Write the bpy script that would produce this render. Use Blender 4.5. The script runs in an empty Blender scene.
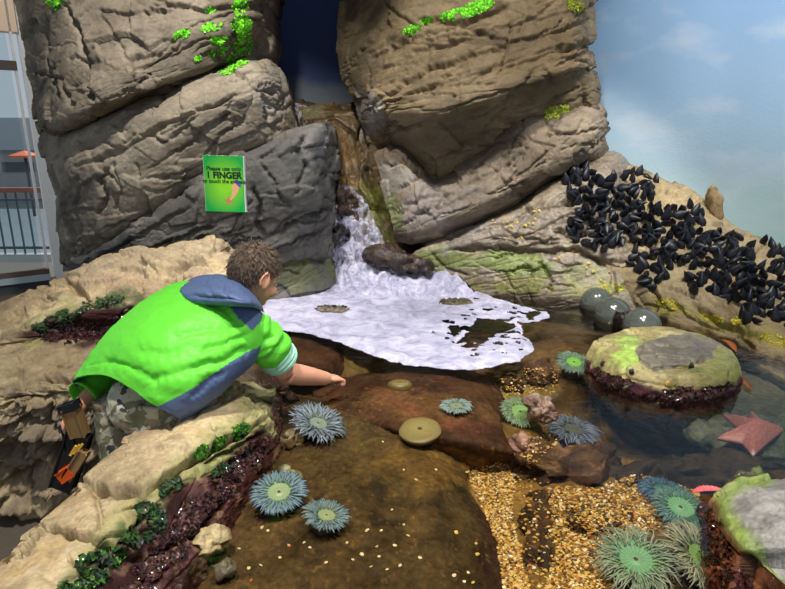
import bpy, bmesh, math, random
import numpy as np
from mathutils import Vector, Matrix, Quaternion
from mathutils.bvhtree import BVHTree
from mathutils.geometry import tessellate_polygon
random.seed(7); RNG = np.random.default_rng(7)
SC = bpy.context.scene; COL = SC.collection
# ------------------------------------------------------------------ camera model
FPX = 571.0; PITCH = math.radians(15.0); CAMZ = 1.0
CP, SP = math.cos(PITCH), math.sin(PITCH)
def ray(px, py):
    dx = (px-392.5)/FPX; dy = -(py-294.5)/FPX
    return np.array([dx, CP+dy*SP, -SP+dy*CP])
def P(px, py, Y):
    d = ray(px, py); return np.array([0, 0, CAMZ])+d*(Y/d[1])
def G(px, py, z=0.0):
    d = ray(px, py); return np.array([0, 0, CAMZ])+d*((z-CAMZ)/d[2])
def proj(p):
    p = np.atleast_2d(p); x = p[:, 0]; y = p[:, 1]; z = p[:, 2]-CAMZ
    dep = y*CP-z*SP; up = y*SP+z*CP
    dep = np.maximum(dep, 1e-3)
    return 392.5+FPX*x/dep, 294.5-FPX*up/dep
def PR(*pts): return [P(*p) for p in pts]
def GR(*pts): return [G(*p) for p in pts]
# ------------------------------------------------------------------ noise
_perm = np.random.default_rng(3).permutation(256); _perm = np.concatenate([_perm, _perm, _perm])
_g = np.random.default_rng(4).normal(size=(256, 3)); _g /= np.linalg.norm(_g, axis=1)[:, None]
def pn(p):
    i = np.floor(p).astype(np.int64); f = p-i; u = f*f*f*(f*(f*6-15)+10); i &= 255
    r = 0
    for dx in (0, 1):
        for dy in (0, 1):
            for dz in (0, 1):
                h = _perm[_perm[_perm[(i[:, 0]+dx) & 255]+((i[:, 1]+dy) & 255)]+((i[:, 2]+dz) & 255)]
                d = ((f-np.array([dx, dy, dz]))*_g[h]).sum(1)
                w = (u[:, 0] if dx else 1-u[:, 0])*(u[:, 1] if dy else 1-u[:, 1])*(u[:, 2] if dz else 1-u[:, 2])
                r = r+d*w
    return r*1.5
def fbm(p, o=4, g=.5):
    a = 1; s = 0; t = 0
    for k in range(o):
        s = s+a*pn(p*(2.03**k)+k*17.3); t += a; a *= g
    return s/t
def sstep(a, b, x):
    t = np.clip((x-a)/(b-a), 0, 1); return t*t*(3-2*t)
def cells(p):
    """voronoi: F1, F2, id-hash of nearest cell, offset to it"""
    i = np.floor(p).astype(np.int64); n = len(p)
    f1 = np.full(n, 9.); f2 = np.full(n, 9.); hid = np.zeros(n, int); off = np.zeros((n, 3))
    for dx in (-1, 0, 1):
        for dy in (-1, 0, 1):
            for dz in (-1, 0, 1):
                c = i+np.array([dx, dy, dz]); ci = c & 255
                h = _perm[_perm[_perm[ci[:, 0]]+ci[:, 1]]+ci[:, 2]]
                q = c+.5+_g[h]*.42; v = p-q; d = np.linalg.norm(v, axis=1)
                m = d < f1
                f2 = np.where(m, f1, np.minimum(f2, d)); hid = np.where(m, h, hid); off[m] = v[m]; f1 = np.where(m, d, f1)
    return f1, f2, hid, off
# ------------------------------------------------------------------ colours & materials
def lin(c):
    c = np.asarray(c, float)/255.
    return np.where(c <= .04045, c/12.92, ((c+.055)/1.055)**2.4)
def L4(c): return tuple(lin(c))+(1.,)
def newmat(name):
    m = bpy.data.materials.new(name); m.use_nodes = True
    nt = m.node_tree; b = nt.nodes['Principled BSDF']; return m, nt, b
def N(nt, t, **kw):
    n = nt.nodes.new(t)
    for k, v in kw.items():
        if k in n.inputs: n.inputs[k].default_value = v
        else: setattr(n, k, v)
    return n
def mat_rock(name, rough=.8, bump=.5, scale=40., vary=.35, spec=.3, speck=.0, stretch=(1, 1, 1), rot=(0, 0, 0), rvar=.15, bdist=.01):
    """vertex tint x fine procedural grain, two octaves of bump"""
    m, nt, b = newmat(name); lk = nt.links.new
    at = N(nt, 'ShaderNodeAttribute', attribute_name='Col')
    tc = N(nt, 'ShaderNodeTexCoord'); mp = N(nt, 'ShaderNodeMapping'); mp.inputs['Scale'].default_value = stretch; mp.inputs['Rotation'].default_value = rot
    lk(tc.outputs['Object'], mp.inputs['Vector'])
    n1 = N(nt, 'ShaderNodeTexNoise', Scale=scale, Detail=8., Roughness=.65); lk(mp.outputs[0], n1.inputs['Vector'])
    n2 = N(nt, 'ShaderNodeTexNoise', Scale=scale*.2, Detail=6., Roughness=.6); lk(mp.outputs[0], n2.inputs['Vector'])
    r1 = N(nt, 'ShaderNodeMapRange'); r1.inputs['From Min'].default_value = .3; r1.inputs['From Max'].default_value = .7
    r1.inputs['To Min'].default_value = 1-vary; r1.inputs['To Max'].default_value = 1+vary; lk(n1.outputs['Fac'], r1.inputs['Value'])
    r2 = N(nt, 'ShaderNodeMapRange'); r2.inputs['From Min'].default_value = .3; r2.inputs['From Max'].default_value = .7
    r2.inputs['To Min'].default_value = 1-vary*.7; r2.inputs['To Max'].default_value = 1+vary*.7; lk(n2.outputs['Fac'], r2.inputs['Value'])
    mu = N(nt, 'ShaderNodeMath', operation='MULTIPLY'); lk(r1.outputs[0], mu.inputs[0]); lk(r2.outputs[0], mu.inputs[1])
    vm = N(nt, 'ShaderNodeVectorMath', operation='SCALE'); lk(at.outputs['Color'], vm.inputs[0]); lk(mu.outputs[0], vm.inputs['Scale'])
    lk(vm.outputs[0], b.inputs['Base Color'])
    rr = N(nt, 'ShaderNodeMapRange'); rr.inputs['From Min'].default_value = .3; rr.inputs['From Max'].default_value = .7
    rr.inputs['To Min'].default_value = max(.03, rough-rvar); rr.inputs['To Max'].default_value = min(1, rough+rvar); lk(n2.outputs['Fac'], rr.inputs['Value']); wt = N(nt, 'ShaderNodeMath', operation='MULTIPLY'); lk(rr.outputs[0], wt.inputs[0]); lk(at.outputs['Alpha'], wt.inputs[1]); lk(wt.outputs[0], b.inputs['Roughness'])
    b.inputs['Specular IOR Level'].default_value = spec
    ad = N(nt, 'ShaderNodeMath', operation='ADD'); lk(n1.outputs['Fac'], ad.inputs[0]); lk(n2.outputs['Fac'], ad.inputs[1])
    bp = N(nt, 'ShaderNodeBump', Strength=bump, Distance=bdist); lk(ad.outputs[0], bp.inputs['Height']); lk(bp.outputs[0], b.inputs['Normal'])
    return m
def mat_plain(name, c, rough=.5, spec=.4, noise=0., nscale=30., bump=0., bscale=60., metal=0., coat=0., sss=0., sheen=0.):
    m, nt, b = newmat(name); lk = nt.links.new
    b.inputs['Base Color'].default_value = L4(c); b.inputs['Roughness'].default_value = rough
    b.inputs['Specular IOR Level'].default_value = spec; b.inputs['Metallic'].default_value = metal; b.inputs['Coat Weight'].default_value = coat
    if sss: b.inputs['Subsurface Weight'].default_value = sss; b.inputs['Subsurface Radius'].default_value = (.01, .006, .004); b.inputs['Subsurface Scale'].default_value = 1.
    tc = N(nt, 'ShaderNodeTexCoord')
    n1 = N(nt, 'ShaderNodeTexNoise', Scale=nscale, Detail=6., Roughness=.6); lk(tc.outputs['Object'], n1.inputs['Vector'])
    r1 = N(nt, 'ShaderNodeMapRange'); r1.inputs['From Min'].default_value = .3; r1.inputs['From Max'].default_value = .7
    r1.inputs['To Min'].default_value = 1-noise; r1.inputs['To Max'].default_value = 1+noise; lk(n1.outputs['Fac'], r1.inputs['Value'])
    vm = N(nt, 'ShaderNodeVectorMath', operation='SCALE'); vm.inputs[0].default_value = tuple(lin(c)); lk(r1.outputs[0], vm.inputs['Scale']); lk(vm.outputs[0], b.inputs['Base Color'])
    if bump:
        n2 = N(nt, 'ShaderNodeTexNoise', Scale=bscale, Detail=5.); lk(tc.outputs['Object'], n2.inputs['Vector'])
        bp = N(nt, 'ShaderNodeBump', Strength=bump, Distance=.005); lk(n2.outputs['Fac'], bp.inputs['Height']); lk(bp.outputs[0], b.inputs['Normal'])
    return m
# ------------------------------------------------------------------ object helpers
def mesh_np(name, v, f, mat=None, col=None, smooth=True, parent=None):
    me = bpy.data.meshes.new(name); me.from_pydata(np.asarray(v, float).tolist(), [], [tuple(map(int, q)) for q in f]); me.validate()
    if smooth: me.polygons.foreach_set('use_smooth', [True]*len(me.polygons))
    if col is not None:
        a = me.color_attributes.new('Col', 'FLOAT_COLOR', 'POINT'); col = np.asarray(col); c = np.ones((len(me.vertices), 4)); c[:len(col), :col.shape[1]] = np.clip(col, 0, 1); a.data.foreach_set('color', c.ravel())
    if mat: me.materials.append(mat)
    o = bpy.data.objects.new(name, me); COL.objects.link(o)
    if parent is not None: o.parent = parent
    return o
def bm_obj(name, bm, mat=None, parent=None, smooth=True):
    me = bpy.data.meshes.new(name); bmesh.ops.recalc_face_normals(bm, faces=bm.faces[:]); bm.to_mesh(me); bm.free()
    if smooth: me.polygons.foreach_set('use_smooth', [True]*len(me.polygons))
    if mat: me.materials.append(mat)
    o = bpy.data.objects.new(name, me); COL.objects.link(o)
    if parent is not None: o.parent = parent
    return o
def tag(o, label=None, cat=None, group=None, kind=None):
    if label: o['label'] = label
    if cat: o['category'] = cat
    if group: o['group'] = group
    if kind: o['kind'] = kind
    return o
def empty(name, loc, label=None, cat=None, group=None, rot=None):
    o = bpy.data.objects.new(name, None); COL.objects.link(o); o.location = tuple(loc); o.empty_display_size = .05
    if rot is not None: o.rotation_mode = 'QUATERNION'; o.rotation_quaternion = rot
    return tag(o, label, cat, group)
def copy_tree(o, parent=None):
    c = o.copy(); COL.objects.link(c)
    if parent is not None: c.parent = parent
    for ch in o.children: copy_tree(ch, c)
    return c
# ------------------------------------------------------------------ lofts
def cr(ctrl, n, closed=False):
    """Catmull-Rom along axis 0 to n samples"""
    c = np.asarray(ctrl, float); k = len(c)
    if closed: t = np.linspace(0, k, n, endpoint=False)
    else: t = np.linspace(0, k-1, n)
    i = np.floor(t).astype(int)
    if not closed: i = np.minimum(i, k-2)
    f = (t-i).reshape(-1, *([1]*(c.ndim-1)))
    def g(j):
        if closed: return c[j % k]
        r = c[np.clip(j, 0, k-1)].copy()
        lo = j < 0; hi = j > k-1
        if lo.any(): r[lo] = 2*c[0]-c[1]
        if hi.any(): r[hi] = 2*c[-1]-c[-2]
        return r
    p0, p1, p2, p3 = g(i-1), g(i), g(i+1), g(i+2)
    return .5*((2*p1)+(-p0+p2)*f+(2*p0-5*p1+4*p2-p3)*f*f+(-p0+3*p1-3*p2+p3)*f**3)
def grid_normals(g, closed=False):
    if closed: du = np.roll(g, -1, 1)-np.roll(g, 1, 1)
    else: du = np.gradient(g, axis=1)
    dv = np.gradient(g, axis=0); n = np.cross(du, dv)
    return n/np.maximum(np.linalg.norm(n, axis=2, keepdims=True), 1e-9)
def grid_faces(nv, nu, closed=False, base=0):
    r = np.arange(nv-1)[:, None]; c = np.arange(nu if closed else nu-1)[None, :]; c2 = (c+1) % nu
    a = r*nu+c; b = r*nu+c2; d = (r+1)*nu+c2; e = (r+1)*nu+c
    return np.stack([np.broadcast_to(x, (nv-1, c.shape[1])).ravel() for x in (a, b, d, e)], 1)+base
def polyd(px, py, line):
    """distance to a pixel polyline, side, and place along it (0..1)"""
    L = np.asarray(line, float); best = np.full(px.shape, 1e9); side = np.zeros(px.shape); tt = np.zeros(px.shape)
    seg = np.linalg.norm(np.diff(L, axis=0), axis=1); tot = seg.sum(); acc = 0
    for (a, b, s) in zip(L[:-1], L[1:], seg):
        e = (b-a)/max(s, 1e-6); wx = px-a[0]; wy = py-a[1]
        t = np.clip(wx*e[0]+wy*e[1], 0, s); dx = wx-t*e[0]; dy = wy-t*e[1]; d = np.hypot(dx, dy)
        m = d < best; best = np.where(m, d, best); side = np.where(m, np.sign(e[0]*wy-e[1]*wx), side); tt = np.where(m, (acc+t)/tot, tt); acc += s
    return best, side, tt
def crackfield(px, py, p, cracks):
    """cracks: (polyline, width px, depth m, step m [pushes the side below/right in], reach px)"""
    d = np.zeros(px.shape)
    if not cracks: return d
    wob = fbm(p*9., 3)*5.; wob2 = fbm(p*30.+9, 2)*1.5
    qx = px+wob+wob2; qy = py+np.roll(wob, 7)+wob2
    for cdef in cracks:
        line, w, dep = cdef[:3]; st = cdef[3] if len(cdef) > 3 else 0; reach = cdef[4] if len(cdef) > 4 else 25
        ds, sd, t = polyd(qx, qy, line)
        taper = np.clip(np.minimum(t, 1-t)*8+.15, 0, 1)
        ww = w*(.7+.6*np.abs(np.sin(t*23+len(line))))
        d -= dep*taper*np.exp(-(ds/ww)**2)
        if st: d -= st*taper*np.where(sd > 0, np.exp(-(ds/reach)**1.5), 0)*sstep(0, w, ds)
    return d
def patches(px, py, p, base, plist, k=7.):
    """soft, noise-edged spots of colour: (px,py,rx,ry,deg,colour,strength)"""
    c = base.copy(); n = fbm(p*k, 4)*1.6
    for (x, y, rx, ry, deg, colr, s) in plist:
        a = math.radians(deg); dx = px-x; dy = py-y
        u = (dx*math.cos(a)+dy*math.sin(a))/rx; v = (-dx*math.sin(a)+dy*math.cos(a))/ry
        w = s*sstep(1.25, .55, np.sqrt(u*u+v*v)+n)
        c = c*(1-w[:, None])+lin(colr)*w[:, None]
    return c
def strata(p, nrm, along=3., across=22., amp=.012, seed=0., thr=.1):
    """long wandering grooves along bedding planes with normal nrm"""
    nrm = np.array(nrm, float); nrm /= np.linalg.norm(nrm)
    h = p@nrm; q = p*along+np.outer(h, nrm)*(across-along)+seed
    g = fbm(q, 3); g2 = fbm(q*2.1+5, 3)
    gate = sstep(-.15, .2, fbm(p*3.+seed*2, 2))
    return -amp*sstep(thr, 0, np.abs(g))*gate-amp*.35*sstep(thr*.6, 0, np.abs(g2))*(1-gate)+amp*.25*g
def facets(p, sc=4., k=.05, seed=0., groove=.008, gw=.06):
    f1, f2, h, off = cells(p*sc+seed); gr = _g[(h*7+3) & 255]
    return (gr*off).sum(1)/sc*k*sc*.5+_g[h][:, 0]*k*.25-groove*sstep(gw, 0, f2-f1)
def autocracks(region, n, deg, seed, lmin=14, lmax=55, w=1.3, dep=.016, step=.008, spread=14):
    """many short carved cracks that follow the bedding, inside a pixel region"""
    rg = np.random.default_rng(seed); q = np.array(region, float); out = []
    while len(out) < n:
        a = rg.uniform(q[:, 0].min(), q[:, 0].max()); b = rg.uniform(q[:, 1].min(), q[:, 1].max())
        if not inpoly(np.array([a]), np.array([b]), region)[0]: continue
        an = math.radians(deg+rg.normal()*spread+(90 if rg.uniform() < .16 else 0)); ln = rg.uniform(lmin, lmax); k = 4; pts = [(a, b)]
        for i in range(k): an += rg.normal()*.22; pts.append((pts[-1][0]+math.cos(an)*ln/k, pts[-1][1]+math.sin(an)*ln/k))
        f = rg.uniform(.5, 1.3); out.append((pts, w*rg.uniform(.7, 1.3), dep*f, step*f*(rg.uniform() < .7), rg.uniform(8, 18)))
    return out
ROCKS = {}
def rock(name, label, rows, disp, color, mat, back=(0, .45, 0), dens=1.0, cat='rock', group=None, kind=None, nu=None, nv=None, flip=None, cap=True):
    ctrl = np.array(rows, float)                                  # R x C x 3
    px, py = proj(ctrl.reshape(-1, 3)); pp = np.stack([px, py], 1).reshape(ctrl.shape[0], ctrl.shape[1], 2)
    if nu is None: nu = int(np.clip(np.linalg.norm(np.diff(pp, axis=1), axis=2).sum(1).max()/dens, 12, 420))
    if nv is None: nv = int(np.clip(np.linalg.norm(np.diff(pp, axis=0), axis=2).sum(0).max()/dens, 12, 420))
    g = cr(ctrl, nv); g = cr(g.transpose(1, 0, 2), nu).transpose(1, 0, 2)
    n = grid_normals(g); flat = g.reshape(-1, 3); nf = n.reshape(-1, 3)
    s = ((np.array([0, 0, CAMZ])-flat)*nf).sum(1)
    if s.sum() < 0: nf = -nf; flipf = True
    else: flipf = False
    x, y = proj(flat); d = disp(flat, x, y) if disp else np.zeros(len(flat))
    e = np.minimum.reduce([np.broadcast_to(np.minimum(np.arange(nv), nv-1-np.arange(nv))[:, None], (nv, nu)), np.broadcast_to(np.minimum(np.arange(nu), nu-1-np.arange(nu))[None, :], (nv, nu))]).ravel()
    v = flat+nf*d[:, None]
    c = color(flat, x, y, d)
    f = grid_faces(nv, nu)
    if not flipf: f = f[:, ::-1]
    ring = np.concatenate([np.arange(nu), (np.arange(1, nv)*nu+nu-1), ((nv-1)*nu+np.arange(nu-2, -1, -1)), (np.arange(nv-2, 0, -1)*nu)])
    fl = [tuple(q) for q in f]
    if cap:
        b = v[ring]+np.array(back); m = len(ring); base = len(v)
        cen = b.mean(0); v = np.concatenate([v, cen+(b-cen)*.97, cen[None]]); c = np.concatenate([c, c[ring], c[ring[:1]]])
        for i in range(m):
            j = (i+1) % m; q = (ring[i], ring[j], base+j, base+i); t = (base+i, base+j, base+m)
            fl.append(q[::-1] if flipf else q); fl.append(t[::-1] if flipf else t)
    o = mesh_np(name, v, fl, mat, c); tag(o, label, cat, group, kind); ROCKS[o.name] = o
    return o
def blob(name, label, loc, rad, mat, color, disp=None, rotz=0., flat_top=None, power=2.4, seg=96, ring=56, tilt=(0, 0), cat='rock', group=None, parent=None):
    """boulder: super-ellipsoid with displaced skin"""
    th = np.linspace(0, 2*np.pi, seg, endpoint=False); ph = np.linspace(-np.pi/2, np.pi/2, ring)
    T, Ph = np.meshgrid(th, ph); e = 2./power
    f = lambda c: np.sign(c)*np.abs(c)**e
    g = np.stack([f(np.cos(Ph))*f(np.cos(T)), f(np.cos(Ph))*f(np.sin(T)), f(np.sin(Ph))], 2)*np.array(rad)
    R = np.array(Matrix.Rotation(rotz, 3, 'Z') @ Matrix.Rotation(tilt[0], 3, 'X') @ Matrix.Rotation(tilt[1], 3, 'Y'))
    if flat_top is not None: g[..., 2] = np.where(g[..., 2] > flat_top, flat_top+(g[..., 2]-flat_top)*.15, g[..., 2])
    n = g/np.array(rad)**2; n /= np.linalg.norm(n, axis=2, keepdims=True)
    q = (g.reshape(-1, 3))@R.T; nn = n.reshape(-1, 3)@R.T; w = q+np.array(loc); x, y = proj(w)
    d = disp(w, x, y) if disp else 0*x
    v = q+nn*d[:, None]; c = color(w, x, y, d)
    o = mesh_np(name, v, grid_faces(ring, seg, True), mat, c, parent=parent); o.location = tuple(loc)
    if parent is None: tag(o, label, cat, group)
    ROCKS[o.name] = o
    return o
def basecol(c1, c2, k=3., seed=0., c3=None, st=None):
    a, b = lin(c1), lin(c2)
    def f(p, x, y, d):
        n = sstep(-.35, .35, fbm(p*k+seed, 4))[:, None]; c = a*(1-n)+b*n
        if c3 is not None:
            m = sstep(.05, .4, fbm(p*np.array([k*2, k*2, k*5])+seed+31, 4))[:, None]*.8; c = c*(1-m)+lin(c3)*m
        return c
    return f
_bvh = {}
def hit(px, py, objs):
    """first point of the listed rocks that the eye meets along this line"""
    d = Vector(ray(px, py)).normalized(); best = None
    for o in objs:
        if o.name not in _bvh:
            me = o.data; mw = Matrix.LocRotScale(o.location, o.rotation_euler if o.rotation_mode != 'QUATERNION' else o.rotation_quaternion, o.scale)
            _bvh[o.name] = BVHTree.FromPolygons([mw @ v.co for v in me.vertices], [tuple(q.vertices) for q in me.polygons])
        r = _bvh[o.name].ray_cast(Vector((0, 0, CAMZ)), d)
        if r[0] is not None and (best is None or r[3] < best[3]): best = r
    if best is None: return None, None
    n = best[1]
    if n.dot(d) > 0: n = -n
    return best[0], n
def drop(x, y, objs, z0=2.):
    best = None
    for o in objs:
        if o.name not in _bvh: hit(392, 0, [o])
        r = _bvh[o.name].ray_cast(Vector((x, y, z0)), Vector((0, 0, -1)))
        if r[0] is not None and (best is None or r[0].z > best[0].z): best = r
    return (best[0], best[1] if best[1].z > 0 else -best[1]) if best else (None, None)
def inpoly(px, py, poly):
    q = np.asarray(poly, float); px = np.asarray(px, float); py = np.asarray(py, float); r = np.zeros(px.shape, bool); j = len(q)-1
    for i in range(len(q)):
        c = ((q[i, 1] > py) != (q[j, 1] > py)) & (px < (q[j, 0]-q[i, 0])*(py-q[i, 1])/(q[j, 1]-q[i, 1]+1e-12)+q[i, 0]); r ^= c; j = i
    return r
def tube_mesh(pts, radii, seg=10, n=None, closed_ends=True, v0=0):
    """returns verts, faces of a tapered tube through pts"""
    pts = np.asarray(pts, float); radii = np.asarray(radii, float)
    if n: pts = cr(pts, n); radii = cr(radii[:, None], n)[:, 0]
    t = np.gradient(pts, axis=0); t /= np.maximum(np.linalg.norm(t, axis=1), 1e-9)[:, None]
    up = np.array([0, 0, 1.]) if abs(t[0][2]) < .9 else np.array([1., 0, 0])
    a = np.cross(up, t[0]); a /= np.linalg.norm(a); A = []
    for k in range(len(pts)):
        a = a-t[k]*(a@t[k]); a /= np.linalg.norm(a); A.append(a.copy())
    A = np.array(A); B = np.cross(t, A); th = np.linspace(0, 2*np.pi, seg, endpoint=False)
    v = pts[:, None]+radii[:, None, None]*(np.cos(th)[None, :, None]*A[:, None]+np.sin(th)[None, :, None]*B[:, None])
    v = v.reshape(-1, 3); f = [tuple(q) for q in grid_faces(len(pts), seg, True, 0)]
    if closed_ends:
        k = len(v); v = np.concatenate([v, pts[:1], pts[-1:]]); m = (len(pts)-1)*seg
        for i in range(seg):
            f.append((k, (i+1) % seg, i)); f.append((k+1, m+i, m+(i+1) % seg))
    return v, [tuple(i+v0 for i in q) for q in f]
class MB:
    def __init__(s): s.v = []; s.f = []; s.c = []; s.n = 0
    def add(s, v, f, c=None):
        v = np.asarray(v, float); s.v.append(v); s.f += [tuple(int(i)+s.n for i in q) for q in f]; s.n += len(v)
        s.c.append(np.broadcast_to(np.asarray(c if c is not None else (.5, .5, .5), float), (len(v), 3)))
    def tube(s, pts, radii, seg=8, n=None, c=None): v, f = tube_mesh(pts, radii, seg, n); s.add(v, f, c)
    def box(s, lo, hi, M=None, c=None):
        lo = np.array(lo, float); hi = np.array(hi, float)
        v = np.array([[x, y, z] for x in (lo[0], hi[0]) for y in (lo[1], hi[1]) for z in (lo[2], hi[2])])
        if M is not None: v = np.array([list(M @ Vector(q)) for q in v])
        s.add(v, [(0, 1, 3, 2), (4, 6, 7, 5), (0, 4, 5, 1), (2, 3, 7, 6), (0, 2, 6, 4), (1, 5, 7, 3)], c)
    def build(s, name, mat, parent=None, smooth=True):
        return mesh_np(name, np.concatenate(s.v), s.f, mat, np.concatenate(s.c), smooth, parent)
def quat_to(n, spin=0.):
    n = Vector(n).normalized(); return n.to_track_quat('Z', 'Y') @ Quaternion((0, 0, 1), spin)
WORLD = .5; EXPO = 0.; SUN = 4.
WARM = (1., .95, .86); COOL = (.95, .97, 1.)
LIGHTS = [((-.7, .9, 3.4), (-.6, 1.7, 0), 500, 62, WARM), ((.4, 2.0, 3.4), (.15, 3.1, 0), 230, 50, COOL), ((.3, 2.1, 3.4), (.75, 3.9, 1.2), 330, 46, WARM),
          ((-.8, 2.3, 3.4), (-1.2, 3.7, 1.2), 420, 60, WARM), ((1.6, 2.2, 3.4), (1.7, 3.5, .3), 330, 46, WARM), ((2.2, 2.4, 3.4), (2.6, 4.4, 1.2), 230, 70, COOL), ((.9, .9, 3.4), (.7, 1.6, 0), 380, 54, WARM), ((-2.9, 3.7, 3.4), (-3.4, 5.6, 1.1), 120, 70, WARM)]  # last spot is an added fill to brighten the window corner
# ================================================================== cliffs
M_cliff = mat_rock('cliff rock', rough=.72, bump=.38, scale=42., vary=.22, spec=.3, bdist=.012)
M_wetrock = mat_rock('wet rock', rough=.38, bump=.6, scale=45., vary=.4, spec=.5, bdist=.01)
M_tan = mat_rock('sandy concrete rock', rough=.8, bump=.7, scale=60., vary=.25, spec=.25, bdist=.006)
M_sub = mat_rock('silt covered rock', rough=.7, bump=.5, scale=50., vary=.5, spec=.2, bdist=.008)
M_slick = mat_rock('slick weedy rock', rough=.22, bump=.9, scale=55., vary=.6, spec=.6, bdist=.012, rvar=.12)

SA = np.array([-.38, .0, 1.])        # bedding dips: strata climb to the right on the left cliffs
def cliff_disp(cr_, nrm=SA, seed=0., big=.05, fs=3.2, fk=.09, amp=.008, groove=.014):
    cr_ = [(q[0], q[1], q[2]*1.45)+tuple(q[3:]) for q in cr_]
    fk = fk*.7; amp = amp*.55; groove = groove*.2
    def f(p, x, y):
        return big*fbm(p*1.6+seed, 3)+facets(p*np.array([1, 1, 1.5]), fs, fk, seed, groove)+facets(p*np.array([1, 1, 1.8])+3, fs*2.7, fk*.12, seed+4, groove*.12)+strata(p, nrm, 2.2, 15., amp, seed)+.0025*fbm(p*26+seed, 3)+crackfield(x, y, p, cr_)
    return f
# ---- upper left mass
crA = [([(62, 0), (78, 30), (88, 62), (84, 90), (92, 100)], 2.2, .04, .02, 18), ([(150, 0), (200, 8), (272, 2)], 1.6, .02, .015, 16), ([(100, 12), (128, 60), (138, 85)], 1.4, .012),
       ([(88, 62), (130, 70), (205, 40), (272, 36)], 1.3, .012, .008, 15), ([(40, 20), (46, 60), (58, 100)], 2, .025, .01), ([(150, 60), (200, 20), (240, 10)], 1.2, .012), ([(200, 55), (270, 45)], 1.4, .015, .01, 12), ([(28, 70), (60, 78), (70, 110)], 1.5, .02)]
crA += autocracks([(40, 0), (270, 0), (270, 50), (150, 85), (60, 120)], 23, -14, 1)
cA = basecol((104, 95, 82), (134, 123, 108), 2.5, 1., (86, 78, 67))
rock('cliff', 'broad bulging upper grey-brown cliff mass at the left, hung with bright green moss', [
    PR((-8, -60, 4.4), (60, -60, 3.9), (130, -60, 3.75), (200, -60, 3.75), (255, -60, 3.95), (281, -60, 4.5)),
    PR((12, 0, 4.3), (60, 5, 3.8), (130, 0, 3.65), (200, 0, 3.65), (255, 0, 3.85), (274, 0, 4.4)),
    PR((19, 35, 4.2), (62, 48, 3.7), (126, 42, 3.55), (200, 35, 3.6), (250, 30, 3.8), (273, 32, 4.3)),
    PR((29, 80, 4.2), (56, 92, 3.62), (103, 90, 3.42), (147, 76, 3.48), (212, 56, 3.65), (272, 48, 4.2)),
    PR((34, 118, 4.2), (55, 126, 3.68), (104, 110, 3.47), (150, 93, 3.53), (214, 68, 3.7), (269, 57, 4.2)),
    PR((44, 140, 4.3), (65, 134, 4.0), (110, 116, 3.85), (155, 98, 3.85), (215, 73, 3.95), (267, 61, 4.4))],
    cliff_disp(crA, SA, 1., .04, 3.0, .08), lambda p, x, y, d: patches(x, y, p, cA(p, x, y, d), [(40, 60, 25, 60, 0, (92, 86, 76), .6), (140, 105, 60, 12, -25, (120, 105, 78), .6)]), M_cliff)
# ---- middle slab
crB = [([(79, 168), (103, 156), (127, 145), (165, 125), (200, 109), (240, 92)], 1.8, .03, .012, 18), ([(95, 215), (105, 195), (98, 180), (108, 165)], 2.2, .03), ([(60, 190), (70, 230), (76, 262)], 2, .03), ([(80, 175), (72, 205), (80, 240)], 1.6, .02),
       ([(168, 140), (185, 130), (200, 112)], 2, .02), ([(180, 150), (196, 140), (214, 122), (232, 112)], 1.8, .02), ([(172, 128), (190, 118)], 1.5, .015), ([(262, 92), (270, 105), (266, 122)], 2, .03), ([(255, 84), (278, 92)], 2, .02), ([(110, 160), (120, 190), (112, 215)], 1.5, .015), ([(66, 160), (90, 148), (130, 122)], 1.3, .01)]
crB += autocracks([(55, 150), (140, 110), (262, 65), (295, 120), (200, 170), (80, 250), (60, 240)], 30, -30, 2)
cB = basecol((120, 111, 99), (156, 145, 128), 2.5, 2., (102, 93, 82))
rock('cliff_slab', 'long tilted grey slab leaning under the mossy left cliff, its end by the waterfall', [
    PR((45, 128, 4.2), (70, 120, 4.0), (110, 108, 3.95), (155, 92, 3.95), (215, 66, 4.0), (262, 54, 4.2), (276, 62, 4.4)),
    PR((38, 142, 4.15), (68, 137, 3.78), (108, 119, 3.6), (152, 102, 3.55), (215, 75, 3.6), (258, 62, 3.75), (283, 75, 4.2)),
    PR((45, 165, 4.1), (70, 166, 3.65), (113, 149, 3.5), (158, 130, 3.45), (222, 98, 3.48), (266, 86, 3.62), (292, 105, 4.15)),
    PR((54, 200, 4.05), (76, 206, 3.65), (118, 187, 3.48), (164, 160, 3.45), (228, 125, 3.5), (270, 112, 3.62), (297, 125, 4.1)),
    PR((59, 240, 4.05), (80, 247, 3.7), (124, 222, 3.53), (165, 196, 3.5), (230, 155, 3.54), (275, 140, 3.65), (300, 142, 4.1)),
    PR((62, 272, 4.1), (90, 268, 3.85), (130, 242, 3.7), (170, 214, 3.68), (235, 172, 3.72), (280, 157, 3.82), (302, 160, 4.2))],
    cliff_disp(crB, np.array([-.45, 0, 1.]), 2., .03, 3.2, .07, .014), lambda p, x, y, d: patches(x, y, p, cB(p, x, y, d), [(272, 90, 22, 30, 40, (150, 144, 138), .7), (80, 215, 30, 50, 0, (92, 88, 82), .7), (190, 105, 70, 14, -27, (150, 138, 120), .5)]), M_cliff, back=(0, .3, 0))  # pale patch on the right end paints in the light it catches
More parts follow.
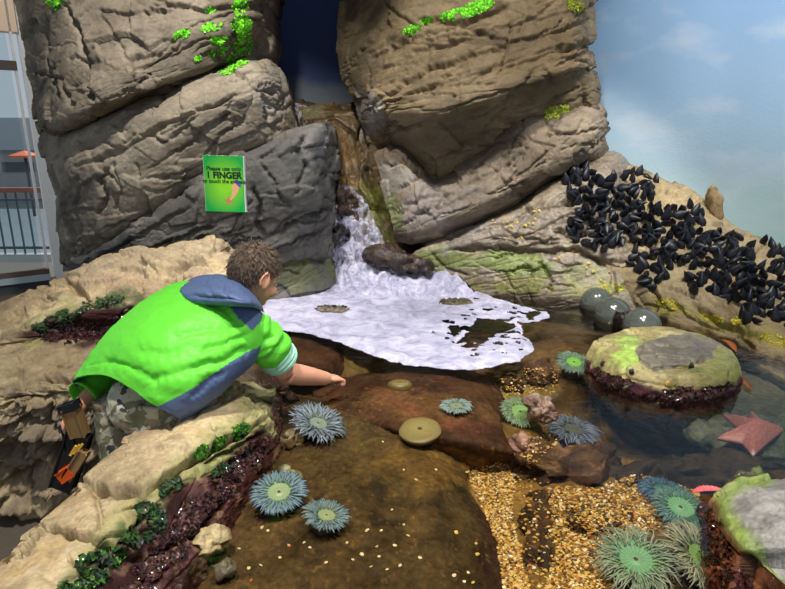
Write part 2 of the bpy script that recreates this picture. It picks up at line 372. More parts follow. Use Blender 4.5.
# ---- lower block with the sign
crC = [([(60, 265), (76, 256), (122, 227), (150, 207), (202, 180), (248, 150)], 1.6, .02), ([(268, 238), (290, 228), (312, 215), (334, 205)], 1.8, .035, .02, 14), ([(262, 255), (300, 240), (332, 226)], 1.5, .03, .02, 12), ([(250, 185), (262, 205), (256, 222), (268, 240)], 2, .03),
       ([(140, 255), (190, 232), (215, 225)], 1.6, .02, .012, 14), ([(92, 262), (130, 240), (190, 205)], 1.6, .02, .012, 14), ([(258, 160), (275, 180), (282, 205)], 1.4, .016), ([(305, 128), (300, 150), (312, 170)], 1.8, .024), ([(285, 133), (272, 150), (258, 158)], 1.6, .02), ([(255, 272), (300, 262), (334, 258)], 1.8, .03, .03, 10), ([(200, 225), (240, 215), (252, 200)], 1.5, .02), ([(225, 250), (262, 238)], 1.4, .02)]
crC += autocracks([(70, 270), (150, 215), (260, 150), (335, 130), (334, 270), (200, 290)], 30, -24, 3)
cC = basecol((88, 86, 82), (116, 112, 106), 2.5, 3., (76, 74, 70))
rock('cliff_block', 'dark grey cracked block of rock carrying the green sign beside the waterfall', [
    PR((62, 262, 4.15), (85, 250, 3.95), (125, 224, 3.8), (165, 196, 3.75), (215, 165, 3.72), (250, 143, 3.78), (318, 121, 3.95), (335, 126, 4.3)),
    PR((62, 263, 4.0), (85, 254, 3.7), (125, 230, 3.5), (165, 205, 3.43), (215, 174, 3.4), (250, 153, 3.42), (316, 129, 3.58), (337, 133, 4.1)),
    PR((64, 270, 3.95), (88, 268, 3.65), (128, 250, 3.45), (168, 232, 3.38), (215, 212, 3.36), (255, 197, 3.38), (314, 180, 3.5), (339, 168, 4.0)),
    PR((66, 285, 3.9), (90, 285, 3.65), (130, 272, 3.45), (170, 260, 3.4), (215, 247, 3.38), (255, 240, 3.42), (312, 228, 3.54), (335, 218, 3.95)),
    PR((75, 310, 3.9), (95, 310, 3.65), (130, 300, 3.5), (170, 295, 3.45), (215, 283, 3.46), (255, 276, 3.52), (308, 268, 3.64), (333, 255, 3.92)),
    PR((85, 330, 3.8), (100, 330, 3.6), (135, 322, 3.48), (175, 318, 3.45), (215, 312, 3.46), (258, 304, 3.52), (306, 298, 3.62), (334, 288, 3.86))],
    cliff_disp(crC, np.array([-.5, 0, 1.]), 3., .03, 3.6, .07, .014), lambda p, x, y, d: patches(x, y, p, cC(p, x, y, d), [(318, 140, 14, 20, 0, (120, 118, 118), .7), (305, 275, 40, 16, -15, (104, 108, 74), .8), (90, 262, 40, 16, -30, (76, 76, 76), .7)]), M_cliff)
# ---- right cliff, overhanging top
RB = np.array([-.22, 0, 1.])
crD = [([(365, 112), (390, 92), (430, 66), (490, 48), (560, 28), (598, 18)], 1.6, .025, .012, 14), ([(415, 20), (470, 22), (510, 6)], 2, .03, .02, 12), ([(368, 60), (400, 40), (430, 20)], 1.6, .02), ([(375, 72), (420, 52), (480, 32), (560, 12)], 1.4, .014, .01, 12),
       ([(400, 95), (450, 78), (520, 62), (596, 40)], 1.5, .02, .012, 12), ([(440, 112), (490, 96), (540, 84)], 1.5, .016), ([(380, 0), (400, 18), (420, 26)], 1.6, .02), ([(352, 60), (372, 40), (392, 10)], 1.6, .02), ([(500, 122), (540, 108), (590, 96)], 1.3, .012)]
crD += autocracks([(345, 0), (596, 0), (598, 100), (500, 135), (440, 165), (370, 130)], 45, -18, 4, 18, 90, 1.2, .016, .01, 8)
cD = basecol((102, 88, 66), (132, 115, 88), 2.5, 4., (84, 72, 54))
rock('overhanging_cliff', 'great layered brown cliff overhanging right of the waterfall chute', [
    PR((342, -60, 4.6), (395, -60, 4.2), (450, -60, 4.0), (520, -60, 3.95), (580, -60, 4.05), (604, -60, 4.5)),
    PR((340, 0, 4.6), (388, 0, 4.1), (450, 0, 3.85), (520, 0, 3.8), (575, 0, 3.9), (597, 0, 4.4)),
    PR((336, 50, 4.55), (377, 50, 4.0), (440, 48, 3.75), (520, 42, 3.7), (578, 35, 3.78), (598, 34, 4.3)),
    PR((350, 95, 4.4), (378, 98, 3.88), (440, 106, 3.62), (505, 88, 3.6), (582, 64, 3.7), (599, 60, 4.3)),
    PR((360, 122, 4.35), (386, 124, 3.92), (440, 126, 3.76), (505, 104, 3.76), (585, 78, 3.86), (600, 75, 4.3)),
    PR((368, 140, 4.4), (400, 152, 4.12), (440, 172, 4.02), (505, 142, 3.98), (585, 116, 3.97), (602, 116, 4.4)),
    PR((372, 190, 4.5), (405, 200, 4.35), (445, 210, 4.3), (510, 180, 4.3), (588, 150, 4.3), (606, 150, 4.5))],
    cliff_disp(crD, RB, 4., .03, 2.6, .06, .022, .008), lambda p, x, y, d: patches(x, y, p, cD(p, x, y, d), [(365, 115, 16, 26, 20, (160, 156, 150), .75), (350, 60, 25, 60, 0, (84, 74, 58), .7), (540, 60, 70, 16, -18, (120, 102, 76), .5)]), M_cliff, back=(0, .3, 0))  # dark patch on the left side is painted shade by the chute
# ---- inclined slab under it
crE = [([(380, 165), (405, 160), (434, 182)], 1.6, .02), ([(395, 190), (420, 178), (440, 186)], 1.6, .02), ([(400, 205), (450, 192), (490, 172), (525, 150)], 1.5, .018, .008, 12), ([(408, 216), (450, 205), (480, 188)], 1.3, .014), ([(434, 180), (445, 196), (438, 210)], 1.8, .02), ([(540, 120), (560, 135), (600, 130)], 1.5, .016), ([(560, 105), (556, 122), (548, 138)], 1.5, .018), ([(480, 170), (510, 150), (540, 128)], 1.3, .012), ([(500, 185), (530, 168), (552, 150)], 1.3, .014)]
crE += autocracks([(385, 165), (435, 185), (520, 130), (600, 112), (606, 150), (500, 198), (420, 235), (390, 225)], 25, -24, 5)
cE = basecol((104, 92, 76), (134, 120, 102), 2.5, 5., (88, 80, 72))
rock('tilted_ledge', 'tilted brown rock slab below the overhang with yellow moss at its upper end', [
    PR((372, 150, 4.4), (400, 142, 4.25), (430, 168, 4.25), (470, 152, 4.2), (505, 122, 4.2), (530, 103, 4.2), (595, 103, 4.2), (612, 128, 4.5)),
    PR((376, 165, 4.15), (402, 152, 3.98), (437, 183, 3.95), (474, 164, 3.93), (508, 131, 3.93), (530, 114, 3.93), (593, 110, 3.93), (608, 136, 4.3)),
    PR((383, 198, 4.05), (410, 194, 3.85), (445, 206, 3.8), (485, 188, 3.78), (520, 162, 3.78), (545, 140, 3.78), (590, 130, 3.82), (609, 146, 4.25)),
    PR((392, 228, 4.0), (418, 232, 3.83), (455, 220, 3.78), (500, 199, 3.76), (530, 182, 3.77), (557, 166, 3.8), (592, 151, 3.86), (608, 154, 4.25)),
    PR((395, 244, 4.1), (420, 244, 3.98), (460, 233, 3.98), (505, 212, 3.98), (535, 195, 3.98), (560, 178, 4.0), (594, 162, 4.05), (608, 162, 4.3))],
    cliff_disp(crE, np.array([-.5, 0, 1.]), 5., .025, 3.4, .055, .016), lambda p, x, y, d: patches(x, y, p, cE(p, x, y, d), [(420, 205, 45, 25, -20, (146, 136, 130), .7), (393, 215, 9, 24, 0, (112, 124, 54), .6), (395, 175, 18, 18, 0, (140, 134, 128), .6), (535, 110, 26, 8, -20, (132, 122, 66), .6)]), M_cliff, back=(0, .15, 0))
# ---- barnacle slab and its green foot
crF = [([(450, 250), (490, 246), (530, 252), (575, 250), (640, 276)], 1.9, .045, .02, 10), ([(470, 235), (510, 222), (545, 200)], 1.5, .016, .008, 10), ([(490, 240), (530, 234), (570, 215)], 1.4, .014), ([(560, 205), (590, 200), (610, 190)], 1.5, .02), ([(555, 230), (590, 232), (640, 245)], 1.5, .02, .012, 10), ([(540, 262), (552, 280), (548, 292)], 1.4, .02), ([(590, 258), (630, 262), (655, 275)], 1.4, .02, .012, 10), ([(500, 225), (520, 240)], 1.4, .015), ([(430, 252), (445, 268), (470, 275)], 1.6, .02)]
crF += autocracks([(430, 250), (520, 210), (600, 170), (640, 280), (500, 290)], 25, -8, 6)
cF = basecol((116, 104, 88), (144, 130, 110), 2.5, 6., (100, 92, 80))
rock('barnacle_ledge', 'low grey ledge dotted with yellow snails, green with algae at the foaming waterline', [
    PR((425, 240, 4.3), (470, 220, 4.2), (510, 203, 4.15), (560, 170, 4.15), (612, 150, 4.2), (634, 165, 4.3)),
    PR((420, 246, 4.0), (475, 226, 3.9), (515, 210, 3.88), (565, 182, 3.85), (612, 162, 3.95), (634, 172, 4.15)),
    PR((415, 250, 3.92), (480, 238, 3.8), (522, 230, 3.75), (572, 212, 3.7), (618, 200, 3.74), (645, 200, 3.95)),
    PR((412, 256, 3.9), (485, 248, 3.77), (528, 250, 3.7), (575, 244, 3.62), (622, 240, 3.6), (655, 242, 3.75)),
    PR((414, 264, 3.9), (488, 266, 3.74), (532, 272, 3.64), (580, 272, 3.56), (628, 276, 3.48), (665, 276, 3.55)),
    PR((420, 280, 3.9), (492, 284, 3.72), (536, 288, 3.6), (582, 294, 3.48), (632, 298, 3.38), (672, 296, 3.42)),
    PR((425, 300, 3.85), (495, 304, 3.68), (540, 310, 3.55), (585, 316, 3.42), (638, 322, 3.3), (680, 320, 3.32))],
    cliff_disp(crF, np.array([-.3, 0, 1.]), 6., .02, 3.6, .05, .014), lambda p, x, y, d: patches(x, y, p, cF(p, x, y, d), [(515, 264, 50, 14, 6, (116, 132, 62), .75), (565, 272, 40, 12, 5, (114, 124, 66), .5), (440, 258, 30, 12, 0, (110, 120, 60), .8), (510, 286, 60, 9, 3, (120, 116, 56), .8), (600, 290, 60, 10, 5, (126, 124, 70), .7), (470, 230, 30, 14, -20, (140, 132, 126), .6), (540, 303, 90, 8, 5, (46, 32, 18), .9)]), M_wetrock, back=(0, .12, -.1))
# ---- mussel ridge
crH = [([(640, 275), (660, 300), (650, 320)], 2, .03), ([(690, 300), (720, 322), (770, 335)], 2.2, .035, .02, 10), ([(665, 285), (700, 298)], 1.6, .02), ([(630, 172), (660, 190), (700, 200)], 1.8, .02), ([(735, 320), (752, 345)], 2, .03), ([(672, 300), (690, 320), (730, 330)], 1.6, .02)]
crH += autocracks([(600, 170), (700, 210), (790, 260), (790, 340), (640, 290)], 20, 20, 7)
cH = basecol((134, 118, 88), (164, 146, 112), 2.5, 7., (110, 96, 72))
rock('mussel_ridge', 'sloping sandy-brown ridge crowded with black mussels below the sky mural', [
    PR((600, 150, 4.4), (650, 172, 4.3), (700, 200, 4.15), (740, 232, 4.0), (790, 252, 3.9), (860, 275, 3.7)),
    PR((603, 156, 4.15), (650, 174, 4.05), (695, 196, 3.92), (735, 229, 3.78), (785, 251, 3.62), (860, 276, 3.42)),
    PR((575, 190, 3.88), (632, 200, 3.83), (682, 226, 3.66), (727, 256, 3.52), (780, 280, 3.36), (860, 305, 3.2)),
    PR((585, 228, 3.74), (640, 238, 3.66), (684, 262, 3.45), (722, 286, 3.3), (775, 308, 3.14), (860, 335, 2.97)),
    PR((605, 272, 3.58), (650, 284, 3.36), (692, 300, 3.18), (732, 316, 3.03), (780, 334, 2.88), (860, 362, 2.72)),
    PR((625, 305, 3.45), (662, 316, 3.2), (702, 326, 3.04), (742, 342, 2.88), (788, 358, 2.7), (860, 392, 2.5)),
    PR((632, 325, 3.35), (668, 336, 3.1), (708, 345, 2.95), (748, 362, 2.78), (792, 382, 2.6), (860, 420, 2.4))],
    cliff_disp(crH, np.array([.3, 0, 1.]), 7., .035, 3.6, .07, .014), lambda p, x, y, d: patches(x, y, p, cH(p, x, y, d), [(680, 290, 40, 18, 20, (168, 152, 120), .7), (668, 308, 28, 8, 10, (170, 162, 70), .5), (730, 326, 50, 8, 12, (160, 152, 70), .5), (775, 340, 30, 8, 15, (160, 152, 70), .5), (640, 160, 40, 10, 15, (112, 96, 66), .7), (716, 347, 120, 15, 15, (44, 28, 18), .95), (650, 325, 30, 9, 10, (44, 28, 18), .9)]), M_tan, back=(0, .12, -.1))
blob('horn_rock', 'short tan rock spike standing at the crest of the mussel ridge against the mural', P(715, 204, 3.82), (.045, .045, .13), M_tan, basecol((140, 118, 84), (170, 146, 108), 6, 8.), lambda p, x, y: .03*fbm(p*11, 3), tilt=(0, -.3), seg=40, ring=30)
# ---- chute behind the falls
cI = basecol((66, 52, 32), (92, 74, 46), 3., 9., (46, 38, 26))
rock('waterfall_chute', 'wet brown rock chute between the cliffs down which the water runs', [
    PR((262, 100, 5.15), (300, 103, 5.1), (350, 103, 5.1), (410, 100, 5.1)),
    PR((262, 108, 4.75), (300, 113, 4.65), (345, 112, 4.65), (410, 108, 4.8)),
    PR((275, 128, 4.6), (312, 124, 4.5), (345, 124, 4.52), (410, 120, 4.7)),
    PR((300, 165, 4.55), (330, 158, 4.42), (355, 155, 4.45), (410, 160, 4.6)),
    PR((315, 220, 4.45), (340, 212, 4.3), (365, 208, 4.3), (412, 220, 4.45)),
    PR((318, 292, 4.2), (345, 290, 4.08), (385, 285, 4.05), (430, 275, 4.1))],
    lambda p, x, y: .05*fbm(p*2.5+9, 3)+facets(p, 4., .08, 9., .012)+.01*fbm(p*np.array([26, 26, 6.]), 4), lambda p, x, y, d: patches(x, y, p, cI(p, x, y, d), [(372, 225, 18, 40, 0, (104, 108, 44), .6), (345, 165, 10, 40, 0, (120, 88, 44), .5), (300, 112, 26, 6, 0, (128, 122, 92), .6)]), M_wetrock, back=(0, .1, -.2))
ROCKLIST_BACK = list(ROCKS.values())
# ================================================================== the rim the boy leans over
TN = basecol((166, 146, 114), (198, 178, 142), 3., 10., (144, 126, 98))
def rim_disp(crk, seed, amp=.014):
    def f(p, x, y):
        wet = sstep(.07, .0, p[:, 2])
        return .035*fbm(p*2.4+seed, 3)+facets(p*np.array([1, 1, 1.4]), 3.6, .05, seed, .006)*(1-.5*wet)+strata(p, (.1, .1, 1), 2.5, 16., amp*.8, seed)+.002*fbm(p*34+seed, 4)+wet*.02*fbm(p*26+seed, 3)+crackfield(x, y, p, crk)
    return f
crN = [([(60, 275), (90, 300), (130, 306), (170, 292), (215, 285)], 2.2, .035, .012, 12), ([(110, 268), (150, 272), (200, 262), (232, 270)], 1.8, .02, .01, 12), ([(0, 330), (25, 326), (45, 332)], 1.6, .02), ([(30, 380), (60, 376), (95, 380)], 1.6, .025), ([(0, 402), (20, 395), (40, 400), (60, 392)], 1.8, .03), ([(0, 430), (25, 420), (60, 426), (85, 415)], 2.2, .045), ([(0, 455), (30, 445), (55, 452), (90, 440)], 2.2, .05), ([(10, 480), (40, 470), (70, 478)], 2.4, .05), ([(25, 395), (30, 415), (22, 440)], 1.6, .02), ([(50, 405), (46, 440), (58, 465)], 1.6, .03), ([(0, 410), (12, 402), (30, 412)], 1.6, .03)]
crN += autocracks([(60, 290), (130, 262), (220, 255), (235, 290), (100, 305)], 13, -6, 8)+autocracks([(0, 395), (85, 385), (88, 470), (40, 500), (0, 500)], 23, -8, 9, 14, 50, 1.8, .03, .02)
def cN(p, x, y, d):
    c = TN(p, x, y, d)*(.76+.25*fbm(p*14, 4)[:, None])
    c = patches(x, y, p, c, [(150, 262, 90, 16, -10, (158, 142, 118), .7), (150, 285, 80, 12, 0, (138, 118, 98), .6), (68, 318, 44, 11, -22, (70, 84, 50), .9), (110, 300, 34, 7, -15, (74, 84, 54), .85), (200, 300, 40, 8, 0, (92, 78, 56), .6), (50, 315, 40, 8, -20, (158, 156, 108), .5), (35, 345, 10, 12, 0, (166, 160, 100), .7), (40, 440, 80, 50, 0, (118, 106, 92), .7)])  # wall face below the rim is darkened to paint in its shade
    hol = sstep(1.15, .8, np.hypot((x-125)/100., (y-326+(x-120)*.06)/19.)+.5*fbm(p*9, 3)); hol = hol[:, None]
    c = c*(1-hol)+lin((66, 40, 38))*hol
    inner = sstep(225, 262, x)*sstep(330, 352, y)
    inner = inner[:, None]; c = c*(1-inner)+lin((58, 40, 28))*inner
    return np.concatenate([c, 1-.75*np.maximum(hol, inner)], 1)
rock('pool_rim', 'broad sandy-coloured rear rim of the pool with a dark weedy hollow, behind the leaning boy', [
    PR((-45, 420, 2.95), (25, 420, 3.1), (66, 420, 3.15), (130, 400, 3.25), (190, 390, 3.3), (228, 390, 3.35), (248, 400, 3.4)),
    PR((-45, 330, 2.95), (25, 299, 3.1), (66, 277, 3.15), (130, 256, 3.25), (190, 248, 3.3), (226, 247, 3.35), (246, 285, 3.4)),
    PR((-45, 345, 2.7), (28, 318, 2.78), (78, 298, 2.85), (130, 280, 2.95), (190, 268, 3.0), (230, 268, 3.05), (250, 305, 3.1)),
    PR((-45, 360, 2.45), (35, 324, 2.58), (80, 311, 2.62), (130, 303, 2.66), (190, 298, 2.72), (236, 300, 2.8), (256, 320, 2.9)),
    PR((-45, 368, 2.38), (42, 339, 2.56), (82, 336, 2.62), (130, 335, 2.66), (190, 330, 2.72), (240, 325, 2.76), (262, 340, 2.8)),
    PR((-45, 374, 2.2), (35, 347, 2.28), (80, 345, 2.27), (130, 344, 2.27), (190, 350, 2.3), (244, 356, 2.38), (276, 362, 2.5)),
    PR((-45, 396, 2.0), (30, 386, 1.99), (80, 383, 1.96), (122, 378, 1.96), (180, 378, 2.0), (243, 384, 2.1), (284, 382, 2.25)),
    PR((-45, 440, 1.98), (30, 430, 1.98), (80, 425, 1.98), (124, 430, 2.0), (180, 425, 2.05), (243, 410, 2.15), (300, 402, 2.25)),
    PR((-45, 540, 2.02), (30, 540, 2.02), (80, 540, 2.02), (124, 540, 2.05), (185, 520, 2.1), (245, 470, 2.2), (300, 440, 2.25))],
    lambda p, x, y: .012*fbm(p*9+2, 4)+facets(p*np.array([1, 1, 1.6]), 7., .035, 15., .006)+rim_disp([(q[0], q[1], q[2]*1.6)+tuple(q[3:]) for q in crN], 11.)(p, x, y)+sstep(385, 400, y)*(x < 230)*(facets(p*np.array([1, 1, 2.2]), 5., .12, 12., .02)), cN, M_tan, back=(-.02, .05, -.3), dens=1.15)
# ---- front slabs
crO = [([(80, 480), (105, 488), (146, 487), (190, 462), (235, 438), (262, 420)], 2.6, .05, .015, 14), ([(36, 525), (60, 527), (95, 534), (125, 552), (150, 560)], 2.6, .045, .012, 14), ([(0, 560), (30, 548), (45, 528)], 2.2, .03), ([(140, 488), (150, 505), (128, 540), (95, 575)], 2, .02), ([(120, 508), (150, 500)], 1.6, .015), ([(205, 462), (240, 450), (268, 432)], 2.2, .03), ([(150, 560), (200, 530), (232, 495)], 2.4, .03), ([(236, 384), (250, 396), (262, 415)], 1.8, .015), ([(225, 470), (262, 448)], 2., .025)]
crO += autocracks([(0, 570), (90, 490), (200, 415), (255, 400), (200, 450), (60, 580)], 8, -34, 10, 14, 50, 1.4, .01, .004)
def cO(p, x, y, d):
    c = TN(p, x, y, d)*(.98+.22*fbm(p*16, 4)+.3*fbm(p*120, 2))[:, None]; oc = sstep(.05, .35, fbm(p*7+40, 4))[:, None]*.45; c = c*(1-oc)+lin((168, 134, 82))*oc
    inn = [(264, 378), (255, 412), (222, 446), (178, 470), (146, 502), (104, 542), (66, 600), (60, 640)]
    ds, sd, t = polyd(x, y, inn); s = -ds*sd                   # >0 towards the water
    n = fbm(p*10., 4)*26
    w1 = sstep(-24, -2, s+n*.8)[:, None]*.75; c = c*(1-w1)+lin((150, 146, 96))*w1
    n2 = sstep(.02, .3, fbm(p*15+4, 3))
    w2 = (sstep(-12, 6, s+n)*n2)[:, None]; c = c*(1-w2)+lin((52, 82, 36))*w2
    w3 = sstep(2, 20, s+n*.7)[:, None]; m = sstep(-.25, .3, fbm(p*12+9, 4))[:, None]
    c = c*(1-w3)+(lin((74, 44, 44))*(1-m)+lin((48, 28, 24))*m)*w3
    w4 = (sstep(4, 22, s+n*.6)*sstep(.15, .35, fbm(p*20+2, 3)))[:, None]*.7; c = c*(1-w4)+lin((120, 92, 74))*w4
    c = patches(x, y, p, c, [(232, 452, 34, 8, -28, (150, 152, 96), .7), (200, 422, 40, 16, -30, (190, 170, 132), .4)])
    return np.concatenate([c, 1-.75*w3], 1)
rimcols = []
_out = [(262, 366), (212, 392), (165, 420), (125, 443), (88, 478), (36, 524), (-2, 560), (-60, 610)]
_zo = [.02, .07, .09, .1, .1, .1, .1, .1]
_top = [(266, 372), (236, 386), (205, 415), (168, 448), (130, 492), (84, 532), (48, 572), (0, 635)]
_zt = [.03, .1, .145, .15, .15, .15, .15, .15]
_inn = [(271, 380), (260, 402), (248, 428), (212, 454), (176, 484), (134, 524), (96, 566), (60, 620)]
_zi = [.02, .07, .11, .12, .12, .12, .12, .11]
_slp = [(275, 388), (271, 415), (264, 440), (238, 464), (214, 494), (180, 532), (146, 574), (112, 630)]
_wat = [(280, 395), (279, 425), (276, 450), (258, 478), (240, 506), (214, 544), (186, 586), (155, 645)]
_dep = [(286, 402), (290, 440), (290, 468), (276, 498), (262, 530), (240, 572), (214, 614), (185, 670)]
R0 = []; R1 = []; R2 = []; R3 = []; R4 = []; R5 = []; R6 = []
for i in range(8):
    o_ = G(*_out[i], _zo[i]); a = o_.copy(); a[2] = -.5; a[0] += .03; R0.append(a)
    b_ = o_.copy(); b_[2] -= .09; R1.append(b_); R2.append(o_); R3.append(G(*_top[i], _zt[i])); R4.append(G(*_inn[i], _zi[i])); R5.append(G(*_slp[i], .045)); R6.append(G(*_wat[i], -.02))
R7 = [G(*q, -.16) for q in _dep]
front_rim = rock('rim_slab', 'sunlit sandy front rim slab sloping to dark purple weed at the water, below the boy', [R0, R1, R2, R3, R4, R5, R6, R7], rim_disp([(q[0], q[1], q[2]*1.6)+tuple(q[3:]) for q in crO], 13., .012), cO, M_tan, back=(.02, .02, -.1), dens=1.1)
# ================================================================== pool: bed, sunken rocks, water, foam
POOL = [(120, 680), (150, 600), (188, 545), (222, 500), (243, 470), (262, 440), (266, 412), (262, 392), (258, 372), (246, 350), (240, 325), (246, 304), (300, 292), (325, 280), (350, 268), (420, 262), (470, 268), (530, 288), (600, 300), (650, 312), (700, 326), (760, 350), (830, 380), (900, 420), (1000, 520), (1100, 680)]
pool_w = np.array([G(a, b, 0.)[:2] for a, b in POOL]); pool_in = pool_w.copy()
cN_ = pool_w.mean(0)
def pool_mask(x, y, grow=0.):
    q = pool_w+(pool_w-cN_)/np.linalg.norm(pool_w-cN_, axis=1)[:, None]*grow
    return inpoly(x, y, q)
xs = np.arange(-1.15, 2.7, .011); ys = np.arange(.72, 4.3, .011)
X, Y = np.meshgrid(xs, ys); fl = np.stack([X.ravel(), Y.ravel(), 0*X.ravel()], 1)
x0, y0 = proj(fl+np.array([0, 0, -.17]))
zb = -.17+.03*fbm(fl*2.5+3, 3)+.012*fbm(fl*12, 3)
def dip(px_, py_, rx, ry, dz): 
    global zb
    r = np.hypot((x0-px_)/rx, (y0-py_)/ry); zb = zb+dz*sstep(1.2, .4, r)
dip(670, 430, 130, 45, -.16); dip(560, 330, 60, 20, .03); dip(545, 385, 60, 22, .06); dip(350, 365, 60, 18, .08); dip(590, 580, 120, 110, .06)
def bed_col(p, x, y):
    c = basecol((74, 54, 30), (104, 80, 44), 5., 20., (50, 36, 20))(p, x, y, 0*x)
    return patches(x, y, p, c, [(362, 364, 40, 14, 5, (140, 122, 66), .9), (525, 388, 48, 20, -12, (140, 120, 60), .85), (590, 320, 70, 26, 10, (60, 40, 24), .7), (670, 435, 140, 45, 0, (44, 42, 36), .85), (560, 520, 110, 90, 0, (124, 94, 50), .9), (770, 400, 60, 50, 20, (70, 78, 62), .6), (620, 500, 60, 50, 0, (124, 96, 52), .8), (500, 500, 60, 70, 0, (132, 100, 52), .8)])
m = pool_mask(X.ravel(), Y.ravel(), .05).reshape(X.shape)
v = fl.copy(); v[:, 2] = zb
f = grid_faces(len(ys), len(xs)); mm = m.ravel(); f = f[mm[f].all(1)]
used = np.unique(f); remap = -np.ones(len(v), int); remap[used] = np.arange(len(used))
bed = mesh_np('floor_pool_bed', v[used], remap[f], M_sub, bed_col(v[used], x0[used], y0[used])); tag(bed, kind='structure')
# ---- sunken rocks
def sub_disp(seed, a=.03):
    return lambda p, x, y: a*fbm(p*3+seed, 3)+.01*fbm(p*14+seed, 4)+.004*fbm(p*45+seed, 3)
cS = basecol((60, 46, 24), (84, 66, 36), 6., 21., (36, 28, 16))
def cS2(p, x, y, d):
    c = cS(p, x, y, d); c = patches(x, y, p, c, [(490, 540, 26, 90, -15, (46, 28, 18), .9), (430, 470, 60, 24, 20, (108, 82, 40), .8), (340, 430, 40, 40, 0, (84, 68, 42), .6), (230, 560, 60, 50, 0, (84, 62, 36), .5), (350, 570, 80, 30, 0, (80, 60, 32), .5)])  # dark strip down the right edge is shadow painted into the colour
    sp = sstep(.22, .45, fbm(p*60+3, 3))[:, None]*.4; return c*(1-sp)+lin((136, 104, 54))*sp
slab = rock('sunken_slab', 'large silt-brown sunken slab filling the near middle of the pool, dotted with shell chips', [
    GR((250, 400, -.16), (300, 396, -.14), (350, 396, -.14), (400, 410, -.15), (440, 430, -.16), (480, 462, -.2)),
    GR((262, 408, -.1), (305, 402, -.07), (350, 400, -.07), (392, 420, -.08), (430, 442, -.08), (470, 468, -.14)),
    GR((258, 428, -.06), (300, 418, -.04), (345, 418, -.04), (388, 436, -.04), (424, 455, -.045), (468, 482, -.1)),
    GR((240, 470, -.06), (295, 470, -.035), (345, 470, -.03), (395, 480, -.03), (435, 490, -.04), (484, 512, -.1)),
    GR((212, 510, -.06), (280, 520, -.04), (345, 525, -.03), (405, 530, -.03), (450, 540, -.045), (498, 548, -.11)),
    GR((175, 560, -.06), (260, 575, -.04), (345, 582, -.03), (410, 585, -.03), (465, 590, -.05), (508, 588, -.12)),
    GR((130, 640, -.06), (240, 650, -.04), (345, 655, -.03), (420, 655, -.03), (480, 650, -.05), (520, 640, -.13))],
    sub_disp(1., .025), cS2, M_sub, back=(0, .02, -.25), dens=1.15)
cT = basecol((58, 36, 24), (80, 52, 34), 4., 22., (42, 26, 18))
def cT2(p, x, y, d):
    c = patches(x, y, p, cT(p, x, y, d), [(420, 405, 90, 14, 5, (104, 76, 44), .6), (470, 425, 26, 9, 10, (104, 62, 48), .45), (400, 404, 30, 7, 25, (112, 66, 50), .45), (430, 452, 60, 6, 10, (140, 104, 54), .7)])
    sp = sstep(.34, .44, fbm(p*38+8, 2))[:, None]*.45; return c*(1-sp)+lin((150, 96, 54))*sp
slab2 = rock('sunken_rock', 'reddish-brown rounded sunken rock in front of the foam, beyond the silty slab', [
    GR((312, 392, -.17), (350, 376, -.14), (400, 366, -.12), (450, 366, -.12), (490, 380, -.14), (510, 410, -.18)),
    GR((325, 402, -.09), (360, 384, -.06), (402, 374, -.05), (448, 374, -.05), (482, 388, -.06), (500, 415, -.1)),
    GR((335, 408, -.05), (370, 396, -.02), (405, 388, -.015), (445, 388, -.015), (478, 400, -.025), (502, 425, -.06)),
    GR((350, 416, -.05), (382, 412, -.02), (415, 410, -.012), (450, 410, -.015), (482, 420, -.025), (508, 440, -.06)),
    GR((372, 428, -.06), (398, 430, -.03), (425, 434, -.025), (455, 438, -.025), (486, 444, -.035), (514, 454, -.08)),
    GR((385, 440, -.13), (408, 446, -.12), (432, 452, -.11), (460, 456, -.11), (490, 460, -.12), (516, 466, -.17))],
    sub_disp(2., .018), cT2, M_sub, back=(0, .02, -.2))
slab3 = rock('sunken_ledge', 'dark brown sunken ledge between the front of the foam and the boy reaching arm', [
    GR((235, 350, -.2), (270, 332, -.18), (320, 338, -.18), (350, 344, -.2), (362, 352, -.22)),
    GR((244, 352, -.1), (275, 336, -.06), (318, 340, -.06), (342, 346, -.1), (352, 356, -.14)),
    GR((250, 366, -.06), (282, 352, -.03), (315, 352, -.03), (334, 356, -.06), (346, 364, -.12)),
    GR((262, 384, -.08), (290, 374, -.05), (312, 374, -.05), (328, 374, -.08), (338, 378, -.14)),
    GR((275, 398, -.2), (298, 390, -.2), (316, 388, -.2), (330, 384, -.2), (340, 384, -.2))],
    sub_disp(3., .02), basecol((58, 36, 24), (84, 56, 36), 5., 23., (40, 26, 18)), M_sub, back=(0, .02, -.15))
def mini(name, label, px, py, z, rad, c1, c2, c3=None, rotz=0., power=2.6, flat=None, mat=None, a=.25, seed=0., pl=(), tilt=(0, 0), seg=72, ring=44, wet=None):
    bc = basecol(c1, c2, 9., seed, c3); r = min(rad)
    return blob(name, label, G(px, py, z), rad, mat or M_wetrock, lambda p, x, y, d: patches(x, y, p, bc(p, x, y, d), pl) if pl else bc(p, x, y, d),
                lambda p, x, y: r*a*fbm(p*(.8/r)+seed, 3)+r*.12*fbm(p*(3./r)+seed, 3)+facets(p, .9/r, r*1.2, seed, r*.05), rotz, flat, power, seg, ring, tilt)
mini('submerged_stone', 'flat brown stone with pale scribbled crust lying behind the gravel, below the pink crusted shells', 560, 466, -.13, (.13, .11, .07), (58, 40, 27), (84, 60, 40), (128, 98, 74), -.15, 3., .03, M_sub, seed=1.)
mini('submerged_stone', 'angular grey-brown stone lying in the yellow gravel left of the anemone trio', 598, 520, -.1, (.095, .055, .045), (66, 54, 42), (92, 76, 58), (120, 104, 84), -.12, 2.8, .025, M_sub, seed=2.)
